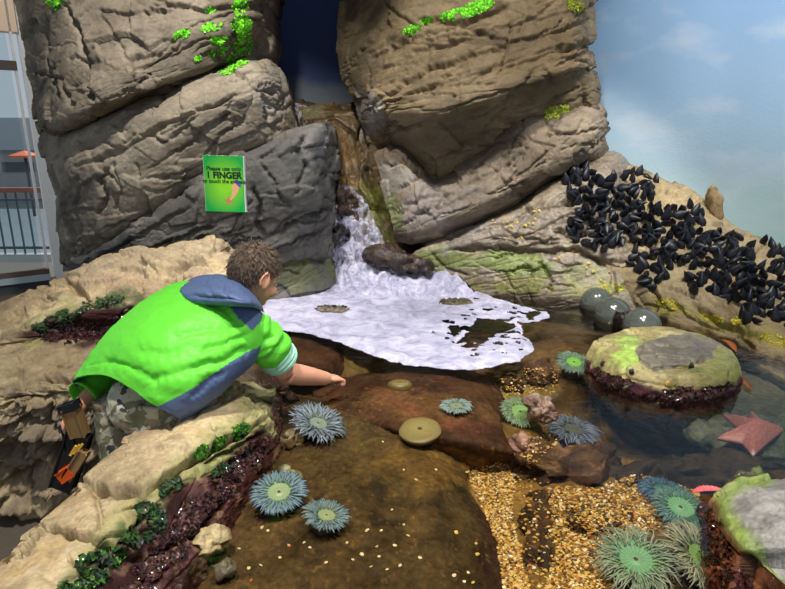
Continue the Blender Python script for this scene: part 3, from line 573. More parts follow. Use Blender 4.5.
mini('submerged_stone', 'long dark sunken ledge stone edging the deep pool behind the blue anemone', 690, 480, -.17, (.3, .07, .07), (44, 36, 28), (64, 52, 38), None, .05, 3., None, M_sub, seed=3.)
mini('submerged_stone', 'small dark stone wedged beside the brown crusted stone at the deep pool edge', 600, 462, -.15, (.07, .05, .05), (52, 36, 28), (72, 50, 36), None, .2, 2.6, None, M_sub, seed=4.)
mini('crevice_stone', 'dark narrow stone sunk in the gravel beside the silty slab, partly buried in shell grit', 540, 535, -.145, (.05, .2, .06), (46, 34, 24), (72, 52, 32), (110, 78, 60), -.22, 2.4, None, M_sub, seed=5.)
mini('reef_stone', 'dark stone below the yellow-green shallows left of the bright green anemone', 540, 372, -.06, (.06, .06, .05), (72, 48, 34), (104, 72, 52), (150, 112, 96), .3, 2.6, None, M_sub, seed=6.)
mini('reef_stone', 'small dark oval stone alone in the yellow-green shallows beside the foam', 513, 386, -.07, (.045, .03, .03), (40, 28, 18), (56, 40, 26), None, .1, 2.2, None, M_sub, seed=7., seg=40, ring=24)
mini('crusted_rock', 'pink and mauve crusted shells heaped above the flat brown stone', 541, 408, -.07, (.05, .07, .06), (132, 96, 92), (182, 158, 150), (66, 44, 40), .15, 2.2, None, M_slick, a=.6, seed=8.)
mini('crusted_rock', 'mauve crusted lump next to the pale broken shell at the gravel top', 523, 447, -.09, (.05, .055, .045), (128, 88, 82), (166, 130, 118), (76, 50, 34), .4, 2.2, None, M_wetrock, a=.6, seed=9.)
mini('shore_stone', 'tan cone-shaped stone at the foot of the purple weed near the left water edge', 210, 541, .0, (.052, .04, .034), (140, 122, 84), (176, 158, 116), (120, 84, 76), .2, 1.9, None, M_wetrock, a=.3, seed=10.)
mini('shore_stone', 'small grey translucent-looking pebble just below the tan cone-shaped stone', 226, 569, -.03, (.026, .022, .02), (104, 98, 86), (132, 124, 110), None, .2, 2.2, None, M_wetrock, a=.2, seed=11., seg=40, ring=24)
mini('shore_stone', 'rounded greenish stone tucked behind the big blue-green anemone on the silty slab', 287, 480, -.03, (.036, .03, .03), (112, 106, 74), (142, 136, 98), (90, 84, 58), .2, 2.2, None, M_wetrock, a=.2, seed=12.)
mini('shore_stone', 'brown lump beside the feathery grey anemone under the boy hand', 292, 441, -.03, (.045, .036, .035), (96, 80, 52), (124, 106, 70), None, .2, 2.2, None, M_wetrock, a=.2, seed=13.)
mini('foam_rock', 'low dark rock breaking through the foam near its right side', 455, 304, .005, (.11, .06, .03), (72, 66, 44), (104, 96, 66), None, .1, 2.2, None, M_wetrock, seed=14.)
mini('foam_rock', 'flat dark rock poking through the foam beside the cracked block', 333, 311, .004, (.12, .04, .024), (70, 60, 52), (100, 88, 76), None, -.1, 2.2, None, M_wetrock, seed=15.)
mini('foam_rock', 'small knob of wet rock at the back of the foam by the green ledge', 474, 287, .03, (.05, .05, .05), (52, 40, 30), (84, 68, 52), None, -.1, 2.2, None, M_slick, seed=16.)
mini('foam_rock', 'wet rock lump in the churning water right of the dark boulders', 455, 281, .03, (.07, .05, .045), (78, 66, 50), (108, 92, 70), None, .3, 2.2, None, M_wetrock, seed=17.)
# ---- the flat topped island rock
def dome_col(p, x, y, d):
    c = patches(x, y, p, basecol((134, 122, 76), (162, 150, 104), 7., 30., (108, 116, 56))(p, x, y, d), [(625, 356, 20, 14, 0, (160, 192, 86), .85), (660, 380, 40, 10, 5, (164, 146, 94), .6), (722, 366, 18, 18, 0, (130, 140, 64), .6)])
    lay = 10*fbm(p*8+5, 3); top = (inpoly(x+lay, y+lay*.5, [(636, 352), (655, 338), (690, 333), (718, 340), (716, 356), (690, 366), (652, 370), (640, 362)]) & (p[:, 2] > .04))[:, None]
    c = np.where(top, lin((116, 108, 94))*(1+.2*fbm(p*20, 3)[:, None]), c)
    w = sstep(.05, .02, p[:, 2]+.04*fbm(p*12, 3))[:, None]; c = c*(1-w)+lin((76, 40, 46))*(.7+.5*fbm(p*30, 3)[:, None])*w
    return np.concatenate([c, 1-.6*w], 1)
dome = blob('island_rock', 'flat-topped grey rock rising from the dark pool with lime-green edge and purple weedy foot', G(661, 372, .0), (.32, .265, .22), M_wetrock, dome_col,
    lambda p, x, y: .03*fbm(p*3.4+30, 3)+facets(p*np.array([1, 1, 1.5]), 4.5, .035, 34., .006)+.004*fbm(p*28, 3)+sstep(.05, .0, p[:, 2])*.02*fbm(p*24+4, 3)+crackfield(x, y, p, [([(634, 356), (650, 369), (690, 366), (718, 354)], 2, .02, .02, 9), ([(650, 345), (690, 350)], 1.4, .01)]), rotz=.12, flat_top=.11, power=2.25, seg=260, ring=150, tilt=(.06, -.03))
# ---- the near right rock
cM = basecol((124, 120, 116), (152, 148, 144), 6., 31., (100, 98, 94))
def cM2(p, x, y, d):
    c = cM(p, x, y, d); ln = [(766, 476), (724, 500), (738, 540), (765, 570), (800, 600)]
    ds, sd, t = polyd(x, y, ln); n = fbm(p*9, 4)*14; s = ds*sd   # <0 inside the top
    w = sstep(-15, -3, s+n)[:, None]*.8; c = c*(1-w)+lin((132, 154, 58))*w
    w2 = sstep(-3, 8, s+n*.6)[:, None]; m_ = sstep(-.3, .3, fbm(p*10+1, 4))[:, None]
    c = c*(1-w2)+(lin((66, 36, 22))*(1-m_)+lin((112, 70, 44))*m_)*w2; return np.concatenate([c, 1-.7*w2], 1)
near = rock('shore_rock', 'pale grey slab rock with lime-green rim and glossy brown side, at the near right corner', [
    GR((768, 470, -.2), (712, 498, -.2), (694, 540, -.2), (706, 595, -.2), (738, 660, -.2)),
    GR((766, 474, -.08), (716, 500, -.08), (702, 540, -.08), (716, 590, -.08), (750, 645, -.08)),
    GR((766, 476, .0), (719, 501, .02), (714, 538, .03), (735, 575, .03), (772, 618, .03)),
    GR((767, 476, .08), (724, 499, .09), (736, 538, .1), (763, 568, .1), (800, 600, .1)),
    GR((778, 477, .1), (745, 493, .115), (762, 528, .125), (786, 556, .125), (822, 588, .12)),
    GR((805, 476, .1), (800, 486, .13), (806, 520, .14), (820, 545, .14), (850, 575, .13)),
    GR((870, 476, .08), (880, 486, .11), (900, 520, .12), (930, 545, .12), (970, 575, .11))],
    lambda p, x, y: .03*fbm(p*4+31, 3)+facets(p, 5.5, .07, 31., .008)+.006*fbm(p*30, 3)+sstep(.06, .0, p[:, 2])*(.03*fbm(p*18+4, 3)), cM2, M_wetrock, back=(.1, .1, -.2))
# ---- dark rocks in the falls
mini('waterfall_stone', 'dark pitted upright boulder standing in the white falling water', 347, 212, .55, (.075, .08, .17), (46, 34, 28), (74, 56, 46), None, .1, 2.3, None, M_slick, a=.3, seed=18.).location = tuple(P(347, 213, 4.2))
mini('waterfall_stone', 'long dark pitted boulder slanting across the foot of the waterfall', 394, 262, .1, (.25, .09, .075), (44, 32, 26), (70, 52, 42), None, -.25, 2.4, None, M_slick, a=.3, seed=19., tilt=(0, .18)).location = tuple(P(396, 260, 3.86))
mini('waterfall_stone', 'wet dark knob at the left foot of the waterfall half buried in spray', 338, 244, .2, (.07, .07, .1), (44, 40, 36), (74, 66, 60), None, 0, 2.3, None, M_slick, a=.3, seed=20.).location = tuple(P(338, 240, 4.1))
# ---- white water
def mat_foam(name, alpha_noise=None, c=(196, 194, 214)):
    m, nt, b = newmat(name); lk = nt.links.new
    tc = N(nt, 'ShaderNodeTexCoord'); n1 = N(nt, 'ShaderNodeTexNoise', Scale=9., Detail=9., Roughness=.7, Distortion=.9); lk(tc.outputs['Object'], n1.inputs['Vector'])
    r = N(nt, 'ShaderNodeValToRGB'); r.color_ramp.elements[0].position = .36; r.color_ramp.elements[1].position = .6
    r.color_ramp.elements[0].color = L4((140, 138, 166)); r.color_ramp.elements[1].color = L4(c); lk(n1.outputs['Fac'], r.inputs[0]); lk(r.outputs[0], b.inputs['Base Color'])
    b.inputs['Roughness'].default_value = .55; b.inputs['Specular IOR Level'].default_value = .3
    b.inputs['Subsurface Weight'].default_value = .15; b.inputs['Subsurface Radius'].default_value = (.02, .02, .025); b.inputs['Subsurface Scale'].default_value = .6
    n2 = N(nt, 'ShaderNodeTexNoise', Scale=60., Detail=5.); lk(tc.outputs['Object'], n2.inputs['Vector'])
    bp = N(nt, 'ShaderNodeBump', Strength=.35, Distance=.006); lk(n2.outputs['Fac'], bp.inputs['Height']); lk(bp.outputs[0], b.inputs['Normal'])
    if alpha_noise:
        sc, lo, hi = alpha_noise; mp = N(nt, 'ShaderNodeMapping'); mp.inputs['Scale'].default_value = sc; lk(tc.outputs['Object'], mp.inputs['Vector'])
        n3 = N(nt, 'ShaderNodeTexNoise', Scale=1., Detail=6., Roughness=.6); lk(mp.outputs[0], n3.inputs['Vector'])
        at = N(nt, 'ShaderNodeAttribute', attribute_name='Col'); ad = N(nt, 'ShaderNodeMath', operation='ADD'); lk(n3.outputs['Fac'], ad.inputs[0]); lk(at.outputs['Fac'], ad.inputs[1])
        rr = N(nt, 'ShaderNodeMapRange'); rr.inputs['From Min'].default_value = lo; rr.inputs['From Max'].default_value = hi; lk(ad.outputs[0], rr.inputs['Value']); lk(rr.outputs[0], b.inputs['Alpha'])
    return m
M_foam = mat_foam('foam')
M_fall = mat_foam('falling water', ((26, 26, 5), .82, 1.12))
def ridged(p, o=3):
    s = 0; a = 1; t = 0
    for k in range(o): s = s+a*(1-np.abs(pn(p*2.1**k+k*9.))*1.6); t += a; a *= .5
    return s/t
fallz = lambda p, x, y: .05*ridged(p*np.array([9, 9, 2.4])+4, 3)-.02+.03*fbm(p*16, 3)
fall = rock('waterfall', 'white water tumbling down the chute over dark boulders into the foam', [
    PR((337, 186, 4.34), (343, 186, 4.3), (350, 188, 4.3), (358, 196, 4.34)),
    PR((332, 205, 4.28), (340, 204, 4.2), (355, 206, 4.2), (368, 212, 4.26)),
    PR((329, 228, 4.2), (342, 228, 4.1), (360, 228, 4.1), (378, 232, 4.18)),
    PR((329, 250, 4.1), (345, 252, 3.98), (368, 250, 4.0), (396, 250, 4.08)),
    PR((330, 270, 4.0), (350, 272, 3.86), (385, 270, 3.88), (440, 262, 3.95)),
    PR((330, 286, 3.85), (356, 288, 3.72), (400, 290, 3.68), (465, 286, 3.7)),
    PR((318, 298, 3.7), (360, 302, 3.58), (410, 306, 3.52), (480, 300, 3.56))],
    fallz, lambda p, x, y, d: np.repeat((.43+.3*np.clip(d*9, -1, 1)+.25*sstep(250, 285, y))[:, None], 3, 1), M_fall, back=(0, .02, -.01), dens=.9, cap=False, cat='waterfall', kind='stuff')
top_fall = rock('upper_cascade', 'thin sheet of water spilling over the lip at the top of the chute', [
    PR((290, 104, 4.75), (312, 106, 4.66), (330, 108, 4.66), (348, 108, 4.7)), PR((292, 114, 4.58), (312, 116, 4.5), (330, 117, 4.5), (348, 116, 4.56)),
    PR((296, 128, 4.5), (314, 132, 4.42), (332, 134, 4.42), (350, 134, 4.46)), PR((300, 150, 4.46), (318, 156, 4.38), (336, 160, 4.36), (352, 160, 4.4))],
    lambda p, x, y: .02*ridged(p*np.array([20, 20, 3.]), 3), lambda p, x, y, d: np.repeat((.2+.2*sstep(310, 298, x))[:, None], 3, 1), M_fall, cap=False, cat='waterfall', kind='stuff')
FOAM = [(256, 300), (300, 289), (326, 288), (345, 280), (400, 268), (440, 256), (466, 258), (476, 268), (462, 282), (482, 292), (494, 298), (522, 306), (548, 312), (549, 318), (536, 322), (521, 326), (523, 335), (532, 344), (534, 352), (520, 362), (490, 369), (450, 371), (412, 367), (380, 360), (355, 350), (340, 343), (315, 337), (284, 331), (262, 326)]
HOLES = [[(458, 343), (470, 330), (478, 318), (500, 321), (516, 327), (505, 331), (492, 337), (480, 344)], [(448, 328), (458, 325), (462, 331), (454, 336)], [(318, 306), (345, 309), (342, 314), (322, 312)], [(522, 312), (540, 314), (530, 319)]]
fpx, fpy = np.meshgrid(np.arange(245, 560, .9), np.arange(252, 376, .6))
gx = fpx.ravel(); gy = fpy.ravel(); w0 = np.array([G(a, b, 0.) for a, b in zip(gx, gy)])
def polydist(x, y, poly):
    q = poly+[poly[0]]; d, _, _ = polyd(x, y, q); return np.where(inpoly(x, y, poly), d, -d)
wn = fbm(w0*6., 4)*7+fbm(w0*22, 3)*3
sdist = polydist(gx, gy, FOAM)+wn*.5
for h in HOLES: sdist = np.minimum(sdist, -polydist(gx, gy, h)+wn*.8)
lac = fbm(w0*np.array([9, 16, 1])+7, 4); region = sstep(80, 20, np.hypot((gx-490), (gy-332)*2.2))
sdist = np.minimum(sdist, 8-30*region*sstep(.12, .3, lac))
far = sstep(312, 275, gy)
hz = .0035+.012*sstep(0, 6, sdist)+.006*fbm(w0*14, 3)*sstep(0, 8, sdist)+far*sstep(0, 6, sdist)*(.035*ridged(w0*10., 3)-.012)
keep = (sdist > 0)
v = w0.copy(); v[:, 2] = np.where(keep, np.maximum(hz, .003), .002)
f = grid_faces(fpx.shape[0], fpx.shape[1]); f = f[keep[f].all(1)]
used = np.unique(f); remap = -np.ones(len(v), int); remap[used] = np.arange(len(used))
foam = mesh_np('foam', v[used], remap[f][:, ::-1], M_foam); tag(foam, 'white foam sheet spread over the pool below the waterfall', 'foam', kind='stuff')
# ---- the water itself
def mat_water():
    m = bpy.data.materials.new('pool water'); m.use_nodes = True; nt = m.node_tree; nt.nodes.clear(); lk = nt.links.new
    out = N(nt, 'ShaderNodeOutputMaterial'); mx = N(nt, 'ShaderNodeMixShader'); tr = N(nt, 'ShaderNodeBsdfTransparent'); gl = N(nt, 'ShaderNodeBsdfGlossy', Roughness=.03)
    tr.inputs['Color'].default_value = (.87, .85, .78, 1); fr = N(nt, 'ShaderNodeFresnel', IOR=1.27)
    tc = N(nt, 'ShaderNodeTexCoord'); n1 = N(nt, 'ShaderNodeTexNoise', Scale=9., Detail=3., Distortion=.5); n2 = N(nt, 'ShaderNodeTexNoise', Scale=32., Detail=3.)
    lk(tc.outputs['Object'], n1.inputs['Vector']); lk(tc.outputs['Object'], n2.inputs['Vector'])
    b1 = N(nt, 'ShaderNodeBump', Strength=.22, Distance=.03); b2 = N(nt, 'ShaderNodeBump', Strength=.12, Distance=.012)
    lk(n1.outputs['Fac'], b1.inputs['Height']); lk(n2.outputs['Fac'], b2.inputs['Height']); lk(b1.outputs[0], b2.inputs['Normal'])
    lk(b2.outputs[0], gl.inputs['Normal']); lk(b2.outputs[0], fr.inputs['Normal'])
    lk(fr.outputs[0], mx.inputs[0]); lk(tr.outputs[0], mx.inputs[1]); lk(gl.outputs[0], mx.inputs[2]); lk(mx.outputs[0], out.inputs['Surface']); return m
bm = bmesh.new(); vs = [bm.verts.new((a, b, 0)) for a, b in pool_w]; fc = bm.faces.new(vs); fc.normal_update()
if fc.normal.z < 0: fc.normal_flip()
bmesh.ops.triangulate(bm, faces=[fc])
me = bpy.data.meshes.new('water'); bm.to_mesh(me); bm.free(); me.materials.append(mat_water()); wat = bpy.data.objects.new('water', me); COL.objects.link(wat); tag(wat, kind='structure')
# ================================================================== the boy
def remesh(name, mb_or_mesh, voxel, smooth=4, mat=None, parent=None, factor=.5):
    if isinstance(mb_or_mesh, MB):
        me = bpy.data.meshes.new('tmp'); me.from_pydata(np.concatenate(mb_or_mesh.v).tolist(), [], mb_or_mesh.f)
        bm = bmesh.new(); bm.from_mesh(me); bmesh.ops.recalc_face_normals(bm, faces=bm.faces[:]); bm.to_mesh(me); bm.free()
    else: me = mb_or_mesh
    o = bpy.data.objects.new('tmp', me); COL.objects.link(o)
    r = o.modifiers.new('r', 'REMESH'); r.mode = 'VOXEL'; r.voxel_size = voxel; r.use_smooth_shade = True
    s = o.modifiers.new('s', 'SMOOTH'); s.iterations = smooth; s.factor = factor
    dg = bpy.context.evaluated_depsgraph_get(); dg.update(); ev = o.evaluated_get(dg); m2 = bpy.data.meshes.new_from_object(ev)
    bpy.data.objects.remove(o); bpy.data.meshes.remove(me)
    m2.name = name; m2.polygons.foreach_set('use_smooth', [True]*len(m2.polygons)); m2.materials.clear()
    if mat: m2.materials.append(mat)
    q = bpy.data.objects.new(name, m2); COL.objects.link(q)
    if parent is not None: q.parent = parent
    return q
def verts_of(o):
    a = np.zeros(len(o.data.vertices)*3); o.data.vertices.foreach_get('co', a); return a.reshape(-1, 3)
def set_verts(o, v): o.data.vertices.foreach_set('co', np.asarray(v).ravel()); o.data.update()
def normals_of(o):
    a = np.zeros(len(o.data.vertices)*3); o.data.vertices.foreach_get('normal', a); return a.reshape(-1, 3)
def set_col(o, c):
    c = np.asarray(c); a = o.data.color_attributes.new('Col', 'FLOAT_COLOR', 'POINT'); k = np.ones((len(c), 4)); k[:, :c.shape[1]] = c; a.data.foreach_set('color', k.ravel())
def ell(mb, cen, axes, rad, seg=24, ring=16, c=None):
    """ellipsoid with the given frame (rows = axes)"""
    th = np.linspace(0, 2*np.pi, seg, endpoint=False); ph = np.linspace(-np.pi/2, np.pi/2, ring); T, Ph = np.meshgrid(th, ph)
    g = np.stack([np.cos(Ph)*np.cos(T), np.cos(Ph)*np.sin(T), np.sin(Ph)], 2).reshape(-1, 3)*np.array(rad)
    mb.add(g @ np.array(axes)+np.array(cen), grid_faces(ring, seg, True), c)
def nrm(v): v = np.asarray(v, float); return v/np.linalg.norm(v)
def mat_cloth(name, rough=.6, bump=.25, scale=500., wr=18., spec=.3, attr=True, c=None):
    m, nt, b = newmat(name); lk = nt.links.new
    if attr: at = N(nt, 'ShaderNodeAttribute', attribute_name='Col'); lk(at.outputs['Color'], b.inputs['Base Color'])
    else: b.inputs['Base Color'].default_value = L4(c)
    b.inputs['Roughness'].default_value = rough; b.inputs['Specular IOR Level'].default_value = spec
    tc = N(nt, 'ShaderNodeTexCoord'); n1 = N(nt, 'ShaderNodeTexNoise', Scale=wr, Detail=4., Distortion=.6); lk(tc.outputs['Object'], n1.inputs['Vector'])
    bp = N(nt, 'ShaderNodeBump', Strength=bump, Distance=.02); lk(n1.outputs['Fac'], bp.inputs['Height']); lk(bp.outputs[0], b.inputs['Normal']); return m
M_jack = mat_cloth('nylon jacket cloth', .5, .28, wr=16.); M_skin = mat_plain('skin', (206, 150, 122), .5, .35, noise=.06, nscale=40., sss=.12)
pel = P(142, 402, 1.76); chest = P(212, 336, 1.93); neckb = P(238, 306, 1.98); hc = P(256, 272, 2.03)
hf = nrm((.63, .63, -.50)); hr = nrm((hf[1], -hf[0], 0)); hu = np.cross(hr, hf); HA = np.array([hr, hf, hu])
W3 = np.eye(3)
mb = MB()
# trunk, legs, arms, head and hands: all merged into one skin
mb.tube([pel, (pel+chest)/2, chest], [.07, .075, .085], 24, 14); mb.tube([chest, neckb], [.085, .05], 20, 8)
mb.tube([neckb-.01*hf, hc-.055*hu-.01*hf], [.045, .042], 18, 8)
hipL = P(122, 402, 1.82); hipR = P(165, 404, 1.72)
legs = {}
for nm_, hp in (('L', hipL), ('R', hipR)):
    kn = hp+np.array([.01, -.05, -.30]); an = np.array([kn[0]-.01, kn[1]+.05, -.43]); legs[nm_] = (hp, kn, an)
    mb.tube([pel, hp], [.06, .06], 18, 5); mb.tube([hp, kn], [.056, .046], 18, 8); mb.tube([kn, an], [.046, .032], 18, 8); mb.tube([an, an+np.array([.05, .04, -.03]), an+np.array([.1, .07, -.045])], [.033, .032, .026], 14, 6)
shR = P(249, 326, 1.92); elR = P(286, 373, 1.99); wrR = P(326, 378.5, 2.17); shL = P(172, 308, 2.06); elL = P(122, 362, 2.0); wrL = P(74, 412, 1.76)
mb.tube([chest, shR], [.07, .05], 16, 5); mb.tube([shR, elR], [.046, .041], 16, 8); mb.tube([elR, elR*.6+wrR*.4, wrR], [.042, .04, .028], 18, 10)
mb.tube([chest, shL], [.07, .05], 16, 5); mb.tube([shL, elL], [.044, .036], 16, 8); mb.tube([elL, elL*.6+wrL*.4, wrL], [.036, .035, .0225], 18, 10)
def hand(mb, w, fwd, palmn, side, curl=1., s=1.):
    """palm, four curled fingers of unequal length, thumb off the side of the palm. palmn: direction the palm faces; side: towards the thumb"""
    fwd = nrm(fwd); palmn = nrm(palmn-np.dot(palmn, fwd)*fwd); side = nrm(side-np.dot(side, fwd)*fwd-np.dot(side, palmn)*palmn)
    c0 = w+fwd*.033*s; ell(mb, c0, [side, fwd, palmn], (.031*s, .038*s, .0145*s)); mb.tube([w-fwd*.01*s, w+fwd*.02*s], [.021*s, .021*s], 14, 5)
    for k, (off, ln) in enumerate(((.023, .052), (.008, .058), (-.008, .054), (-.022, .044))):
        b0 = w+fwd*.058*s+side*off*s; pts = [b0]; ang = .25*curl
        for j, fr in enumerate((.46, .3, .24)):
            d = fwd*math.cos(ang)+palmn*math.sin(ang)+side*(off*1.2); pts.append(pts[-1]+nrm(d)*ln*fr*s); ang += curl*(.85 if k else .55)
        mb.tube([b0-fwd*.02*s]+pts, [.0075*s, .0085*s, .0078*s, .007*s, .0055*s], 10, 14)
        ell(mb, pts[-1], W3, (.0055*s,)*3, 10, 8)
    t0 = w+fwd*.018*s+side*.02*s; t1 = t0+nrm(side*.8+fwd*.7+palmn*.3)*.026*s; t2 = t1+nrm(side*.1+fwd*.9+palmn*.5)*.022*s; t3 = t2+nrm(-side*.2+fwd*.9+palmn*.5)*.018*s
    mb.tube([t0-side*.012*s, t1, t2, t3], [.012*s, .0105*s, .009*s, .0065*s], 12, 14); ell(mb, t3, W3, (.0065*s,)*3, 10, 8)
handdir = nrm(wrR-elR+np.array([.05, 0, .03])); hand(mb, wrR, handdir, np.array([.1, .1, -1.]), np.array([-.3, .9, .1]), 1.75, 1.08)
hdL = nrm(np.array([-.25, -.35, -.9])); hand(mb, wrL, hdL, np.array([.7, -.2, 0.]), np.array([-.2, -.9, .2]), 1.5, .92)
ell(mb, hc+hu*.004-hf*.006, HA, (.074, .09, .086), 40, 28); ell(mb, hc+hf*.032-hu*.045, HA, (.056, .058, .062), 32, 22); ell(mb, hc+hf*.058-hu*.09, HA, (.03, .026, .022)); ell(mb, hc+hf*.055+hu*.012, HA, (.055, .034, .03))
mb.tube([hc+hf*.084-hu*.008, hc+hf*.1-hu*.035, hc+hf*.085-hu*.042], [.006, .009, .006], 12, 10)
for s_ in (-1, 1):
    ell(mb, hc+hr*s_*.03+hf*.072-hu*.045, HA, (.024, .02, .022)); ell(mb, hc+hr*s_*.08-hf*.004-hu*.024, [nrm(hr*s_-hf*.45), nrm(hf+hr*s_*.45), nrm(hu-hf*.12)], (.008, .02, .031)); ell(mb, hc+hr*s_*.07-hf*.0-hu*.024, HA, (.014, .014, .02))
    mb.tube([hc+hr*s_*.085-hf*.02-hu*.045, hc+hr*s_*.089-hf*.026-hu*.02, hc+hr*s_*.086-hf*.012+hu*.006, hc+hr*s_*.08+hf*.008+hu*.002], [.004, .0045, .0045, .004], 8, 14)
ell(mb, hc+hf*.086-hu*.066, HA, (.02, .008, .006)); ell(mb, hc+hf*.085-hu*.075, HA, (.017, .008, .006))
boy = remesh('person', mb, .0042, 4, M_skin); tag(boy, 'boy in green hooded jacket and camouflage trousers leaning over the rim, hand in water', 'person')
M_eye = mat_plain('eye white', (236, 232, 226), .2); M_iris = mat_plain('iris', (70, 50, 36), .2)
for s_ in (-1, 1):
    mb = MB(); ell(mb, hc+hr*s_*.029+hf*.076-hu*.016, HA, (.009, .0065, .0055)); e_ = mb.build('eye', M_eye, boy)
    mb = MB(); ell(mb, hc+hr*s_*.029+hf*.0815-hu*.017, HA, (.004, .002, .004)); mb.build('iris', M_iris, e_)
# hair: cap and locks
M_hair = mat_plain('brown hair', (112, 94, 80), .5, .4, noise=.3, nscale=60.)
mb = MB(); th = np.linspace(0, 2*np.pi, 90, endpoint=False); ph = np.linspace(-1.2, np.pi/2, 60); T, Ph = np.meshgrid(th, ph)
g = np.stack([np.cos(Ph)*np.cos(T), np.cos(Ph)*np.sin(T), np.sin(Ph)], 2).reshape(-1, 3)
def hairline(d): # d unit dir in head frame (r,f,u): covered?
    lim = np.interp(d[:, 1], [-1, -.6, -.32, -.2, .14, .3, .6, .8, 1], [-.72, -.7, -.58, -.02, .02, .1, .42, .55, .6]); return d[:, 2]-lim
cov = hairline(g); rad = np.array([.0785, .0945, .092])*(1+.05*np.clip(cov, -.35, .25)[:, None])
mask = cov > 0; v = g*rad+0; f = grid_faces(60, 90, True); f = f[mask[f].all(1)]
rr = np.random.default_rng(5); vv = v+nrm(v)*0; vv = (v*(1+.03*fbm(g*5, 3)[:, None]+.03*fbm(g*np.array([22, 22, 9.]), 3)[:, None]))
mb.add(vv@HA+hc+hu*.004-hf*.006, f)
d = rr.normal(size=(9000, 3)); d /= np.linalg.norm(d, axis=1)[:, None]; d = d[hairline(d) > .0][:3400]
crown = nrm((.1, -.45, .9))
for q in d:
    b0 = q*np.array([.0775, .0935, .091]); flow = q-crown; flow = flow-q*(flow@q); flow = nrm(flow+rr.normal(size=3)*.22); ln = rr.uniform(.018, .034)
    if q[1] > .4: ln *= .9
    tip = b0+flow*ln+q*rr.uniform(-.003, .004); mid = (b0+tip)/2+q*rr.uniform(.002, .006); w_ = nrm(np.cross(flow, q))*rr.uniform(.0012, .0022)
    pts = np.array([b0-w_, b0+w_, b0+q*.0016, mid-w_*.8, mid+w_*.8, mid+q*.0014, tip]); mb.add(pts@HA+hc+hu*.004-hf*.006, [(0, 1, 4, 3), (1, 2, 5, 4), (2, 0, 3, 5), (3, 4, 6), (4, 5, 6), (5, 3, 6)])
mb.build('hair', M_hair, boy)
# trousers
def mat_camo():
    m, nt, b = newmat('camouflage cotton'); lk = nt.links.new; tc = N(nt, 'ShaderNodeTexCoord'); prev = None
    cols = [(172, 168, 146), (110, 112, 86), (146, 128, 104), (62, 64, 58), (196, 196, 184)]
    rgb = N(nt, 'ShaderNodeRGB'); rgb.outputs[0].default_value = L4(cols[0]); prev = rgb.outputs[0]
    for k, (c, sc, th_) in enumerate(zip(cols[1:], (15, 18, 17, 24), (.53, .58, .60, .63))):
        mp = N(nt, 'ShaderNodeMapping'); mp.inputs['Location'].default_value = (k*3.3, k*1.7, k*5.1); lk(tc.outputs['Object'], mp.inputs[0])
        n_ = N(nt, 'ShaderNodeTexNoise', Scale=float(sc), Detail=2., Distortion=.4); lk(mp.outputs[0], n_.inputs['Vector'])
        mr = N(nt, 'ShaderNodeMapRange'); mr.inputs['From Min'].default_value = th_; mr.inputs['From Max'].default_value = th_+.012; lk(n_.outputs['Fac'], mr.inputs['Value'])
        mx = N(nt, 'ShaderNodeMix', data_type='RGBA'); lk(mr.outputs[0], mx.inputs[0]); lk(prev, mx.inputs[6]); mx.inputs[7].default_value = L4(c); prev = mx.outputs[2]
    lk(prev, b.inputs['Base Color']); b.inputs['Roughness'].default_value = .85
    n_ = N(nt, 'ShaderNodeTexNoise', Scale=25., Detail=4., Distortion=1.); lk(tc.outputs['Object'], n_.inputs['Vector']); bp = N(nt, 'ShaderNodeBump', Strength=.4, Distance=.012); lk(n_.outputs['Fac'], bp.inputs['Height']); lk(bp.outputs[0], b.inputs['Normal'])
    return m
mb = MB(); mb.tube([pel+(chest-pel)*.25, pel, (hipL+hipR)/2+np.array([0, 0, -.02])], [.105, .112, .1], 28, 10)
for hp, kn, an in legs.values():
    mb.tube([hp+np.array([0, 0, .02]), hp*.5+kn*.5, kn, kn*.5+an*.5, an+np.array([0, 0, .015])], [.095, .086, .076, .072, .07], 28, 20)
tr_ = remesh('trousers', mb, .007, 6, mat_camo(), boy); v = verts_of(tr_); nn = normals_of(tr_)
set_verts(tr_, v+nn*(.007*fbm(v*np.array([16, 16, 7.])+3, 3)+.006*ridged(v*np.array([10, 10, 16.])+8, 2)-.004)[:, None])
M_shoe = mat_plain('shoe', (46, 48, 54), .6)
for hp, kn, an in legs.values():
    mb = MB(); mb.tube([an+np.array([-.04, -.03, -.035]), an+np.array([.02, .015, -.03]), an+np.array([.08, .06, -.04]), an+np.array([.13, .095, -.046])], [.03, .045, .04, .025], 18, 14); q = mb.build('shoe', M_shoe, boy)
    v = verts_of(q); v[:, 2] = np.maximum(v[:, 2], -.497); set_verts(q, v)
